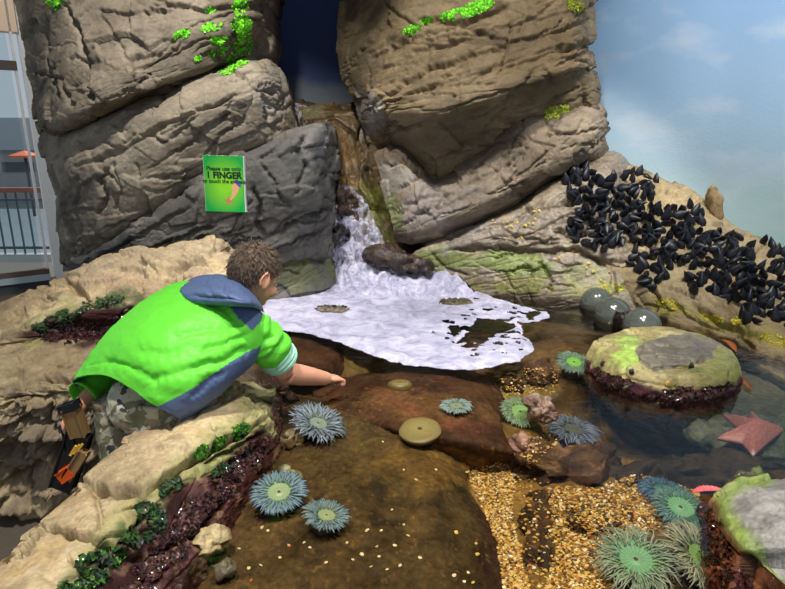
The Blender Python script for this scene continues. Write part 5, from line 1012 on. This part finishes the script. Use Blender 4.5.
# ---- moss and weed
M_moss = mat_soft('moss leaf', .6, .1, 60., 0.); M_weed = mat_soft('wet seaweed', .12, .1, 60., 0., .7)
def leaf(mb, p, n, s, c, rg, lift=.5, ruff=.3):
    t = nrm(np.cross(n, rg.normal(size=3))); d = nrm(t+np.array(n)*lift*rg.uniform(.2, 1.6)); b_ = nrm(np.cross(d, n)); w_ = s*rg.uniform(.35, .6); u_ = np.cross(b_, d)
    pts = []
    for i, (l, k) in enumerate(((0, .35), (.35, 1.), (.7, .9), (1., .25))):
        c0 = p+d*l*s+u_*s*ruff*math.sin(l*5+rg.uniform(0, 1)); pts += [c0-b_*w_*k+u_*s*ruff*.5*rg.normal(), c0-u_*s*.1, c0+b_*w_*k+u_*s*ruff*.5*rg.normal()]
    f = []
    for i in range(3):
        for j in range(2): a = i*3+j; f.append((a, a+1, a+4, a+3))
    mb.add(np.array(pts), f, lin(c)*rg.uniform(.7, 1.25))
def tuft(name, label, spots, cnt, size, cols, on, mat, lift=.5, cat='moss', kind=None, ruff=.3, zmax=None):
    """spots: (px,py,rx,ry,deg)"""
    size = size*.52; cnt = int(cnt*2.6); kind = 'stuff'; mb = MB(); k = 0; rg = np.random.default_rng(sum(map(ord, label)) % 9973); wts = np.array([s[2]*s[3] for s in spots]); wts = wts/wts.sum()
    for t_ in range(cnt*3):
        s = spots[rg.choice(len(spots), p=wts)]; r_ = math.sqrt(rg.uniform()); a = rg.uniform(0, 6.283); u, v_ = r_*math.cos(a)*s[2], r_*math.sin(a)*s[3]; dg = math.radians(s[4]); x, y = s[0]+u*math.cos(dg)-v_*math.sin(dg), s[1]+u*math.sin(dg)+v_*math.cos(dg)
        p, n = hit(x, y, on)
        if p is None: continue
        q = np.array([[p.x, p.y, p.z]])
        if pn(q*16.)[0] < -.2 or (zmax is not None and p.z > zmax): continue
        leaf(mb, np.array(p)+np.array(n)*rg.uniform(-.2, .5)*size, np.array(n), size*rg.uniform(.6, 1.3), cols[rg.integers(len(cols))], rg, lift, ruff); k += 1
        if k >= cnt: break
    if not mb.v: print('EMPTY TUFT', label); return
    o = mb.build(name, mat); tag(o, label, cat, None, kind); return o
GM = [(120, 226, 24), (92, 200, 16), (150, 240, 50), (70, 170, 14)]; YM = [(150, 164, 40), (120, 140, 30), (180, 184, 60)]
tuft('moss_clump', 'large branching bright green moss growing down the upper left cliff', [(240, 6, 8, 9, 0), (241, 24, 10, 10, 0), (243, 42, 10, 12, 0), (238, 60, 14, 8, -20), (212, 27, 12, 4, -10), (218, 40, 9, 4, -10), (220, 52, 12, 4, -15), (228, 70, 10, 5, -20), (198, 59, 4, 3, 0)], 620, .022, GM, CLIFFS, M_moss)
tuft('moss_clump', 'small patch of bright moss left of the big branching moss', [(182, 34, 9, 4, -20)], 60, .02, GM, CLIFFS, M_moss)
tuft('moss_clump', 'tiny dab of bright moss above the big branching moss', [(211, 10, 6, 3, 0)], 30, .018, GM, CLIFFS, M_moss)
tuft('moss_clump', 'bright moss at the top left corner of the left cliff', [(56, 3, 9, 6, 10)], 70, .022, GM, CLIFFS, M_moss)
tuft('moss_clump', 'long bright green moss streak along the crack atop the overhanging cliff', [(476, 8, 18, 6, -20), (455, 15, 18, 5, -15), (432, 20, 14, 3, -10), (412, 30, 9, 4, -25)], 420, .022, GM, CLIFFS, M_moss)
tuft('moss_clump', 'dull yellow moss at the top right of the overhanging cliff', [(574, 5, 12, 6, 20)], 90, .022, YM, CLIFFS, M_moss)
tuft('moss_clump', 'yellow-green moss on the upper end of the tilted ledge', [(556, 112, 14, 6, -15)], 150, .02, YM+[(170, 190, 60)], CLIFFS, M_moss)
YA = [(206, 190, 50), (180, 170, 46), (226, 206, 70)]
tuft('algae_clump', 'yellow algae on the pale rock below the middle mussel bed', [(668, 304, 12, 5, 10)], 80, .016, YA, CLIFFS, M_moss, cat='algae'); tuft('algae_clump', 'yellow algae on the ridge between the island rock and the small mussel clump', [(712, 318, 12, 4, 10), (734, 321, 9, 4, 5)], 90, .016, YA, CLIFFS, M_moss, cat='algae')
tuft('algae_clump', 'yellow algae at the ridge foot by the right edge', [(775, 340, 16, 5, 15)], 70, .016, YA, CLIFFS, M_moss, cat='algae'); tuft('algae_clump', 'green-yellow algae low on the ridge beside the far glass ball', [(612, 288, 12, 4, 5)], 50, .016, YA+[(130, 160, 50)], CLIFFS, M_moss, cat='algae')
GW = [(44, 80, 36), (64, 108, 42), (32, 54, 38), (56, 66, 62), (84, 84, 60)]
tuft('seaweed_tuft', 'dark green seaweed tuft on the middle of the front rim slab', [(150, 520, 12, 14, -30), (138, 535, 14, 10, -30)], 330, .024, GW, RIM, M_weed, 1.2, 'seaweed', ruff=.45)
tuft('seaweed_tuft', 'green seaweed tuft on the front rim slab nearest the bottom left corner', [(112, 556, 12, 10, -30), (92, 570, 16, 14, -30), (72, 588, 16, 10, -30)], 420, .022, GW+[(110, 160, 60)], RIM, M_weed, 1.2, 'seaweed', ruff=.45)
tuft('seaweed_tuft', 'bright green seaweed strip along the rim slab just under the jacket hem', [(212, 447, 20, 5, -28), (240, 432, 10, 6, -40)], 260, .02, [(64, 120, 36), (90, 150, 44), (44, 84, 36)], RIM, M_weed, 1., 'seaweed', ruff=.4)
tuft('seaweed_tuft', 'small green seaweed strip on the lower ridge of the rim slab above the purple weed', [(225, 468, 16, 4, -28), (170, 488, 12, 6, -35)], 180, .018, GW, RIM, M_weed, 1., 'seaweed', ruff=.4)
tuft('seaweed_tuft', 'dark green fringe of weed along the upper lip of the rim hollow', [(62, 318, 26, 6, -25), (100, 303, 24, 4, -12), (40, 328, 8, 4, 0)], 300, .022, [(60, 80, 50), (76, 96, 56), (44, 62, 44)], RIM, M_weed, .8, 'seaweed', ruff=.4)
PW = [(66, 36, 42), (52, 28, 30), (90, 62, 62), (40, 24, 20), (76, 50, 34)]
tuft('purple_seaweed', 'wet purple weed mat covering the inner slope of the front rim slab', [(250, 455, 22, 9, -35), (225, 485, 22, 10, -45), (195, 515, 24, 12, -45), (168, 550, 24, 14, -45), (140, 585, 24, 14, -45)], 1500, .02, PW, RIM, M_weed, .9, 'seaweed', 'stuff', .5, .07)
tuft('purple_seaweed', 'dark maroon weed lining the hollow of the rear rim behind the boy', [(110, 326, 50, 9, -8), (60, 338, 20, 5, 0), (160, 318, 30, 9, -5)], 900, .02, [(62, 30, 34), (48, 24, 26), (84, 52, 54)], RIM, M_weed, .9, 'seaweed', 'stuff', .5)
tuft('purple_seaweed', 'purple weed skirt around the waterline of the island rock', [(620, 385, 22, 8, 15), (655, 395, 30, 7, 8), (700, 390, 30, 9, -12), (603, 372, 6, 8, 0)], 800, .02, PW, [dome], M_weed, .8, 'seaweed', 'stuff', .5, .045)
tuft('purple_seaweed', 'glossy red-brown weed on the side of the near right rock', [(715, 545, 16, 30, -20), (730, 580, 22, 16, 20), (705, 520, 8, 12, 0)], 170, .022, [(84, 34, 22), (60, 24, 16), (110, 60, 36), (40, 20, 14)], [near], M_weed, .5, 'seaweed', 'stuff', .5)
# ---- gravel, shell chips, leaves
def chip(rg, s):
    ph = rg.uniform(0, 6.28); k = 6; v = []
    for z, rr_ in ((-.3, .75), (.05, 1.), (.32, .6)):
        for i in range(k): a = ph+i*6.283/k; q = rr_*rg.uniform(.75, 1.15); v.append((q*math.cos(a)*s, q*math.sin(a)*s*.8, z*s))
    f = [tuple(q) for q in grid_faces(3, k, True)]+[tuple(range(k-1, -1, -1)), tuple(range(2*k, 3*k))]; R = np.array(Matrix.Rotation(rg.uniform(-.6, .6), 3, 'X') @ Matrix.Rotation(rg.uniform(-.6, .6), 3, 'Y')); return np.array(v)@R.T, f
GC = [(204, 164, 80), (222, 186, 104), (184, 136, 60), (226, 206, 150), (136, 94, 44), (240, 230, 206), (190, 122, 62), (90, 62, 34)]; GP = [.2, .16, .16, .1, .14, .06, .05, .13]
rg = np.random.default_rng(21); mb = MB()
GREG = [([(466, 472), (500, 462), (516, 474), (512, 510), (522, 560), (536, 612), (508, 612), (496, 540)], 2600), ([(548, 488), (596, 486), (640, 474), (700, 492), (690, 520), (640, 535), (610, 560), (600, 612), (536, 612), (556, 560), (552, 520)], 3900), ([(516, 470), (548, 480), (560, 560), (540, 612), (520, 560)], 260), ([(700, 560), (790, 590), (790, 612), (700, 612)], 160), ([(490, 372), (560, 366), (556, 394), (500, 396)], 260), ([(545, 420), (560, 440), (530, 470), (515, 460)], 120)]
for poly, cnt in GREG:
    q = np.array(poly, float); k = 0
    for _ in range(cnt*4):
        a = rg.uniform(q[:, 0].min(), q[:, 0].max()); b_ = rg.uniform(q[:, 1].min(), q[:, 1].max())
        if not inpoly(np.array([a]), np.array([b_]), poly)[0]: continue
        p, n = hit(a, b_, UNDER)
        if p is None: continue
        s = rg.uniform(.003, .0075); v, f = chip(rg, s); mb.add(v+np.array(p)+np.array([0, 0, s*.25]), f, lin(GC[rg.choice(8, p=GP)])*rg.uniform(.8, 1.15)); k += 1
        if k >= cnt: break
gv = mb.build('gravel', M_shell, None, False); tag(gv, 'yellow and cream shell grit covering the pool floor', 'gravel', kind='stuff')
CH = [(348, 517, 1), (347, 543, 0), (289, 546, 1), (251, 581, 1), (362, 555, 0), (379, 557, 0), (377, 547, 0), (367, 531, 0), (381, 531, 0), (387, 570, 0), (400, 566, 0), (404, 525, 0), (395, 546, 0), (456, 533, 2), (454, 576, 0), (371, 567, 0), (353, 560, 0), (326, 563, 0), (261, 566, 0), (249, 569, 0), (392, 510, 0), (408, 536, 0), (420, 558, 0), (304, 543, 0), (310, 548, 0), (476, 544, 2), (477, 555, 2), (468, 573, 2), (473, 583, 2), (464, 582, 0), (262, 528, 0), (268, 531, 0), (280, 558, 0), (239, 549, 0), (322, 415, 0), (420, 444, 0), (383, 442, 0), (436, 470, 0), (404, 470, 0), (416, 480, 0), (300, 424, 0)]
for a, b_, kd in CH:
    p, n = hit(a, b_, UNDER)
    if p is None: continue
    s = (.007 if kd == 2 else .0055)*rg.uniform(.8, 1.25); v, f = chip(rg, s); c = {0: (236, 216, 170), 1: (216, 120, 60), 2: (226, 190, 96)}[kd]
    o = mesh_np('shell_chip', v, f, M_shell, np.broadcast_to(lin(c), (len(v), 3)), False); o.location = p+Vector((0, 0, s*.3))
    tag(o, {0: 'cream shell chip lying on the silty sunken slab', 1: 'orange shell chip lying on the silty sunken slab', 2: 'yellow shell chip near the right-hand edge of the silty slab'}[kd], 'shell', {0: 'cream chips on the slab', 1: 'orange chips on the slab', 2: 'yellow chips by the slab edge'}[kd])
def clam(name, label, px, py, s, c1, c2, nvec, spin, on=UNDER):
    p, n = hit(px, py, on); k = 28; n_ = 12; v = []
    for lay in (0, 1):
        for i in range(n_):
            t = i/(n_-1)
            for j in range(k): a = math.pi*(j/(k-1))-math.pi/2; r = t*(1+.05*math.cos(a*3)); v.append((r*math.cos(a)*s*1.0, r*math.sin(a)*s*.8, (.38*(1-t**2)+.0)*s+(.035*s if lay else 0)+.01*s*math.cos(j*2.)))
    f = [tuple(q) for q in grid_faces(n_, k)]+[tuple(q[::-1]) for q in grid_faces(n_, k, base=n_*k)]; e_ = [(i*k) for i in range(n_)]+[(n_-1)*k+j for j in range(1, k)]+[(i*k+k-1) for i in range(n_-2, 0, -1)]
    for a, b2 in zip(e_, e_[1:]+e_[:1]): f.append((a, b2, b2+n_*k, a+n_*k))
    v = np.array(v); c = np.where((np.arange(len(v)) < n_*k)[:, None], lin(c1), lin(c2)); o = mesh_np(name, v, f, M_shell, c); o.location = p+Vector((0, 0, s*.2)); o.rotation_mode = 'QUATERNION'; o.rotation_quaternion = quat_to(nvec, spin); tag(o, label, 'shell')
clam('broken_shell', 'broken white clam shell lying at the top of the gravel', 506, 470, .032, (226, 224, 214), (206, 206, 190), (.1, -.35, 1), .6)
clam('broken_shell', 'thin grey shell sliver next to the broken white shell', 496, 473, .022, (150, 150, 130), (120, 120, 100), (-.5, -.4, 1), 2.6)
p, n = hit(618, 540, UNDER); o = mesh_np('mussel_shell', mv, mf, mat_plain('indigo shell', (44, 42, 92), .3)); o.scale = (.026,)*3; o.location = p+Vector((-.012, 0, .008)); o.rotation_euler = (0, 1.5, .2); tag(o, 'tiny indigo mussel shell on the gravel below the angular grey-brown stone', 'shell')
def blade(name, label, pts, w_, c, z, teeth=0, cat='leaf', mat=None, curl=.006):
    q = cr(np.array([G(a, b_, z) for a, b_ in pts]), 40); t = np.gradient(q, axis=0); s_ = np.stack([-t[:, 1], t[:, 0], 0*t[:, 0]], 1); s_ /= np.linalg.norm(s_, axis=1)[:, None]; u = np.linspace(0, 1, 40); ww = w_*np.sin(np.pi*np.clip(u, .04, .97))**.6
    if teeth: ww = ww*(.8+.25*(np.arange(40) % 4 < 2))
    v = np.concatenate([q-s_*ww[:, None]+[0, 0, curl], q, q+s_*ww[:, None]+[0, 0, curl]]).reshape(3, 40, 3); lo = v-np.array([0, 0, .0016]); a = v.reshape(-1, 3); b_ = lo.reshape(-1, 3)
    f = [tuple(x) for x in grid_faces(3, 40)]+[tuple(x[::-1]) for x in grid_faces(3, 40, base=120)]; ring = list(range(40))+[79]+list(range(119, 79, -1))+[40]
    for i, j in zip(ring, ring[1:]+ring[:1]): f.append((i, j, j+120, i+120))
    vv = np.concatenate([a, b_]); o = mesh_np(name, vv, f, mat or M_soft, lin(c)*(1+.25*fbm(vv*80, 2)[:, None])); tag(o, label, cat)
blade('pink_seaweed', 'pink saw-edged strip of seaweed by the near right rock', [(693, 493), (703, 490), (714, 490), (727, 493)], .014, (236, 104, 110), .012, 1, 'seaweed')
blade('brown_leaf', 'curled rust-brown leaf floating behind the island rock right end', [(722, 340), (730, 344), (736, 352)], .018, (150, 84, 44), .012)
blade('brown_leaf', 'narrow rust-brown leaf floating in the pool right of the island rock', [(732, 372), (742, 380), (752, 391)], .014, (150, 84, 48), .006)
# ================================================================== room shell, window and outdoors
M_ceil = mat_plain('ceiling paint', (70, 70, 74), .9); M_floor = mat_plain('hall floor', (92, 84, 74), .6, noise=.1)
M_dark = mat_plain('dark skirting', (70, 76, 82), .5); M_pil = mat_plain('pillar paint', (232, 236, 236), .6, noise=.04)
M_frame = mat_plain('window frame', (96, 80, 74), .5); M_peach = mat_plain('peach fascia', (244, 214, 186), .7, noise=.04); M_alu = mat_plain('aluminium sill', (168, 184, 194), .35)
def quad(name, pts, mat, kind='structure', thick=None, parent=None):
    bm = bmesh.new(); vs = [bm.verts.new(tuple(p)) for p in pts]; f = bm.faces.new(vs)
    if thick is not None:
        r = bmesh.ops.extrude_face_region(bm, geom=[f]); bmesh.ops.translate(bm, verts=[e for e in r['geom'] if isinstance(e, bmesh.types.BMVert)], vec=thick)
    o = bm_obj(name, bm, mat, parent, smooth=False)
    if kind and parent is None: tag(o, kind=kind)
    return o
quad('floor', [(-6, -1, -.5), (5, -1, -.5), (5, 7.2, -.5), (-6, 7.2, -.5)], M_floor, thick=(0, 0, -.1))
quad('ceiling', [(-6, .2, 3.5), (5, .2, 3.5), (5, 6.2, 3.5), (-6, 6.2, 3.5)], M_ceil, thick=(0, 0, .1))
# blue painted wall at the head of the chute
m, nt, b = newmat('blue painted wall'); lk = nt.links.new
tc = N(nt, 'ShaderNodeTexCoord'); n1 = N(nt, 'ShaderNodeTexNoise', Scale=2.2, Detail=5.); lk(tc.outputs['Object'], n1.inputs['Vector'])
sx = N(nt, 'ShaderNodeSeparateXYZ'); lk(tc.outputs['Object'], sx.inputs[0]); ad = N(nt, 'ShaderNodeMath', operation='MULTIPLY_ADD'); ad.inputs[1].default_value = .35; lk(n1.outputs['Fac'], ad.inputs[0]); lk(sx.outputs['Z'], ad.inputs[2])
r = N(nt, 'ShaderNodeValToRGB'); r.color_ramp.interpolation = 'LINEAR'; r.color_ramp.elements[0].position = .0; r.color_ramp.elements[0].color = L4((96, 104, 116)); r.color_ramp.elements[1].position = 1.; r.color_ramp.elements[1].color = L4((42, 66, 116))
mr = N(nt, 'ShaderNodeMapRange'); mr.inputs['From Min'].default_value = 1.62; mr.inputs['From Max'].default_value = 1.70; lk(ad.outputs[0], mr.inputs['Value']); lk(mr.outputs[0], r.inputs[0]); lk(r.outputs[0], b.inputs['Base Color']); b.inputs['Roughness'].default_value = .6
quad('wall_back', [(-1.75, 5.25, -.5), (1.6, 5.25, -.5), (1.6, 5.25, 3.5), (-1.75, 5.25, 3.5)], m, thick=(0, .1, 0))
# painted sky mural, curving round the right side
m, nt, b = newmat('painted sky mural'); lk = nt.links.new
tc = N(nt, 'ShaderNodeTexCoord'); mp = N(nt, 'ShaderNodeMapping'); mp.inputs['Scale'].default_value = (1.1, 1.1, 2.2); mp.inputs['Rotation'].default_value = (0, .3, 0); lk(tc.outputs['Object'], mp.inputs['Vector'])
n1 = N(nt, 'ShaderNodeTexNoise', Scale=1.5, Detail=7., Roughness=.5); lk(mp.outputs[0], n1.inputs['Vector'])
sx = N(nt, 'ShaderNodeSeparateXYZ'); lk(tc.outputs['Object'], sx.inputs[0])
r = N(nt, 'ShaderNodeValToRGB'); cr_ = r.color_ramp; mr = N(nt, 'ShaderNodeMapRange'); mr.inputs['From Min'].default_value = .3; mr.inputs['From Max'].default_value = 2.1; lk(sx.outputs['Z'], mr.inputs['Value']); lk(mr.outputs[0], r.inputs[0])
cr_.elements[0].position = 0; cr_.elements[0].color = L4((186, 216, 212)); cr_.elements[1].position = 1; cr_.elements[1].color = L4((158, 194, 228))
for pos, c in ((.18, (190, 218, 220)), (.35, (182, 212, 228)), (.6, (168, 202, 230))):
    e = cr_.elements.new(pos); e.color = L4(c)
cw = N(nt, 'ShaderNodeMapRange'); cw.inputs['From Min'].default_value = .5; cw.inputs['From Max'].default_value = .72; cw.inputs['To Max'].default_value = .75; lk(n1.outputs['Fac'], cw.inputs['Value'])
mix = N(nt, 'ShaderNodeMix', data_type='RGBA'); lk(cw.outputs[0], mix.inputs[0]); lk(r.outputs[0], mix.inputs[6]); mix.inputs[7].default_value = L4((224, 232, 240)); lk(mix.outputs[2], b.inputs['Base Color']); b.inputs['Roughness'].default_value = .45
n2 = N(nt, 'ShaderNodeTexNoise', Scale=45., Detail=3.); lk(tc.outputs['Object'], n2.inputs['Vector']); bp = N(nt, 'ShaderNodeBump', Strength=.15, Distance=.01); lk(n2.outputs['Fac'], bp.inputs['Height']); lk(bp.outputs[0], b.inputs['Normal'])
path = cr([(1.45, 5.3, 0), (1.75, 5.0, 0), (2.1, 4.75, 0), (2.6, 4.45, 0), (3.1, 4.0, 0), (3.5, 3.3, 0), (3.7, 2.4, 0)], 60)
bm = bmesh.new(); prev = None; Nn = len(path)
vv = []
for off in (0, .08):
    for z in (-.5, 3.5): vv.append([bm.verts.new((p[0]+off, p[1]+off, z)) for p in path])
for i in range(Nn-1):
    bm.faces.new((vv[0][i], vv[0][i+1], vv[1][i+1], vv[1][i])); bm.faces.new((vv[2][i], vv[3][i], vv[3][i+1], vv[2][i+1])); bm.faces.new((vv[1][i], vv[1][i+1], vv[3][i+1], vv[3][i]))
mural = bm_obj('wall_right', bm, m); tag(mural, kind='structure')
# window wall on the left: plane from WA to WB
WA = np.array([P(-60, 290, 5.3)[0], 5.3]); WB = np.array([P(50, 278, 5.85)[0], 5.85]); wd = (WB-WA)/np.linalg.norm(WB-WA); wn_ = np.array([wd[1], -wd[0]])
def WP(px, py):
    d = ray(px, py); A = np.array([[d[0], -wd[0]], [d[1], -wd[1]]]); t, s = np.linalg.solve(A, WA); return np.array([0, 0, 1.])+d*t, s
def wz(px, py): return WP(px, py)[0][2]
def wbox(name, s0, s1, z0, z1, d0, d1, mat, parent=None, kind='structure'):
    a = WA+wd*s0; c = WA+wd*s1; pts = []
    for z in (z0, z1):
        for q in (a+wn_*d0, c+wn_*d0, c+wn_*d1, a+wn_*d1): pts.append((q[0], q[1], z))
    o = mesh_np(name, pts, [(0, 3, 2, 1), (4, 5, 6, 7), (0, 1, 5, 4), (1, 2, 6, 5), (2, 3, 7, 6), (3, 0, 4, 7)], mat, None, False, parent)
    if parent is None and kind: tag(o, kind=kind)
    return o
smin = -2.2; sp = WP(38, 200)[1]; zs = wz(25, 276); 
wbox('wall_left', smin, sp+.05, -.5, zs-.06, -.08, .02, M_dark)
wbox('wall_left_panel', sp+.05, sp+2.2, -.5, 3.5, -.14, .0, M_pil)
win = wbox('window_1', smin, sp, zs-.06, zs, -.08, .06, M_alu)
wbox('window_frame', smin, sp, zs, zs+.055, -.05, .03, M_frame, win); wbox('window_frame', smin, sp, wz(10, 70), wz(10, 61), -.05, .04, M_frame, win)
wbox('window_frame', sp-.02, sp, zs, 3.0, -.05, .03, M_pil, win)
m = bpy.data.materials.new('window glass'); m.use_nodes = True; nt = m.node_tree; nt.nodes.clear(); out = N(nt, 'ShaderNodeOutputMaterial'); mx = N(nt, 'ShaderNodeMixShader'); tr = N(nt, 'ShaderNodeBsdfTransparent'); gl = N(nt, 'ShaderNodeBsdfGlossy', Roughness=.01); fr = N(nt, 'ShaderNodeFresnel', IOR=1.45)
tr.inputs[0].default_value = (.9, .95, .96, 1); nt.links.new(fr.outputs[0], mx.inputs[0]); nt.links.new(tr.outputs[0], mx.inputs[1]); nt.links.new(gl.outputs[0], mx.inputs[2]); nt.links.new(mx.outputs[0], out.inputs[0])
wbox('window_pane', smin, sp-.05, zs+.055, 3.0, -.012, -.006, m, win)
wbox('trim_1', smin, sp+.05, wz(10, 32), 3.5, -.1, .03, M_peach)
# outdoors
M_deck = mat_plain('terrace concrete', (164, 166, 164), .8, noise=.08); M_rail = mat_plain('handrail wood', (140, 84, 64), .5, noise=.1); M_bal = mat_plain('railing metal', (70, 78, 88), .4)
zr = P(20, 254, 8.7)[2]
quad('terrace_floor', [(-14, 6.3, zr-.5), (-2.2, 6.3, zr-.5), (-2.2, 9.5, zr-.5), (-14, 9.5, zr-.5)], M_deck, thick=(0, 0, -.2))
tf = MB(); tf.box((-12, 8.6, zr-.5), (-3, 8.8, zr)); tag(tf.build('terrace_wall', M_deck, None, False), kind='structure')
rl = empty('terrace_railing', (-5.6, 8.7, zr), 'grey metal terrace railing with brown wooden handrail outside the window', 'railing')
def lbox(name, lo, hi, mat, par):
    mb = MB(); c = np.array(par.location); mb.box(np.array(lo)-c, np.array(hi)-c); return mb.build(name, mat, par, False)
hz0 = P(20, 190, 8.7)[2]
lbox('handrail', (-7.6, 8.64, hz0-.035), (-4.1, 8.76, hz0+.035), M_rail, rl); lbox('bottom_rail', (-7.6, 8.68, zr+.08), (-4.1, 8.72, zr+.12), M_bal, rl); lbox('middle_rail', (-7.6, 8.68, hz0-.16), (-4.1, 8.72, hz0-.13), M_bal, rl)
for i in range(22): lbox('baluster', (-7.55+i*.155, 8.69, zr), (-7.53+i*.155, 8.71, hz0-.03), M_bal, rl)
M_sea = mat_plain('harbour water', (120, 130, 136), .3, noise=.1, nscale=.6); quad('sea', [(-40, 10, -2), (4, 10, -2), (4, 60, -2), (-40, 60, -2)], M_sea)
M_b1 = mat_plain('far building', (166, 164, 162), .8, noise=.05); M_b2 = mat_plain('far building roof', (176, 178, 182), .8); M_um = mat_plain('orange canvas', (216, 110, 70), .7); M_win = mat_plain('far dark windows', (84, 88, 92), .4)
bd = empty('harbour_building', (-22, 30, -2), 'long low grey building across the water outside the window', 'building')
ztop = P(10, 118, 30)[2]; zmid = P(10, 150, 30)[2]
lbox('wall', (-34, 30, -2), (-12, 36, zmid), M_b1, bd); lbox('roof', (-34.5, 29.6, zmid), (-11.5, 36, ztop), M_b2, bd)
for i in range(8): lbox('window', (-33+i*2.6, 29.94, -.5), (-31.4+i*2.6, 30.02, zmid-.6), M_win, bd)
um = empty('parasol', P(31, 192, 12)-np.array([0, 0, .5]), 'orange parasol on the terrace beyond the railing, seen through the window', 'umbrella')
mb = MB(); mb.tube([(0, 0, 0), (0, 0, 1.2)], [.03, .03], 8); mb.build('pole', M_bal, um)
mb = MB(); th = np.linspace(0, 2*np.pi, 9)[:-1]; v = [(0, 0, 1.34)]+[(.3*math.cos(t), .3*math.sin(t), 1.24) for t in th]+[(.29*math.cos(t), .29*math.sin(t), 1.2) for t in th]
mb.add(v, [(0, 1+i, 1+(i+1) % 8) for i in range(8)]+[(1+i, 9+i, 9+(i+1) % 8, 1+(i+1) % 8) for i in range(8)]); mb.build('canopy', M_um, um, False)
# ================================================================== lights
w = bpy.data.worlds.new('hall light'); SC.world = w; w.use_nodes = True; nt = w.node_tree; bg = nt.nodes['Background']; bg.inputs[0].default_value = (.78, .88, 1., 1); bg.inputs[1].default_value = WORLD
def spot(loc, tgt, energy, size, color, radius=.08, blend=.5):
    l = bpy.data.lights.new('ceiling or fill spot', 'SPOT'); l.energy = energy; l.spot_size = math.radians(size); l.spot_blend = blend; l.color = color; l.shadow_soft_size = radius
    o = bpy.data.objects.new('ceiling_or_fill_spot', l); COL.objects.link(o); o.location = loc; o.rotation_euler = (Vector(tgt)-Vector(loc)).to_track_quat('-Z', 'Y').to_euler(); return o
for a in LIGHTS: spot(*a)
sl = bpy.data.lights.new('sun', 'SUN'); sl.energy = SUN; sl.angle = .02; so = bpy.data.objects.new('sun', sl); COL.objects.link(so); so.rotation_euler = Vector((-.12, -.75, -1)).to_track_quat('-Z', 'Y').to_euler()
cam = bpy.data.cameras.new('camera'); cam.sensor_fit = 'HORIZONTAL'; cam.sensor_width = 36.; cam.lens = FPX/785*36.; cam.clip_start = .02
co = bpy.data.objects.new('camera', cam); COL.objects.link(co); co.location = (0, 0, CAMZ); co.rotation_euler = (math.pi/2-PITCH, 0, 0); SC.camera = co
SC.view_settings.view_transform = 'Standard'; SC.view_settings.look = 'None'; SC.view_settings.gamma = 1.; SC.view_settings.use_curve_mapping = False; SC.view_settings.exposure = EXPO
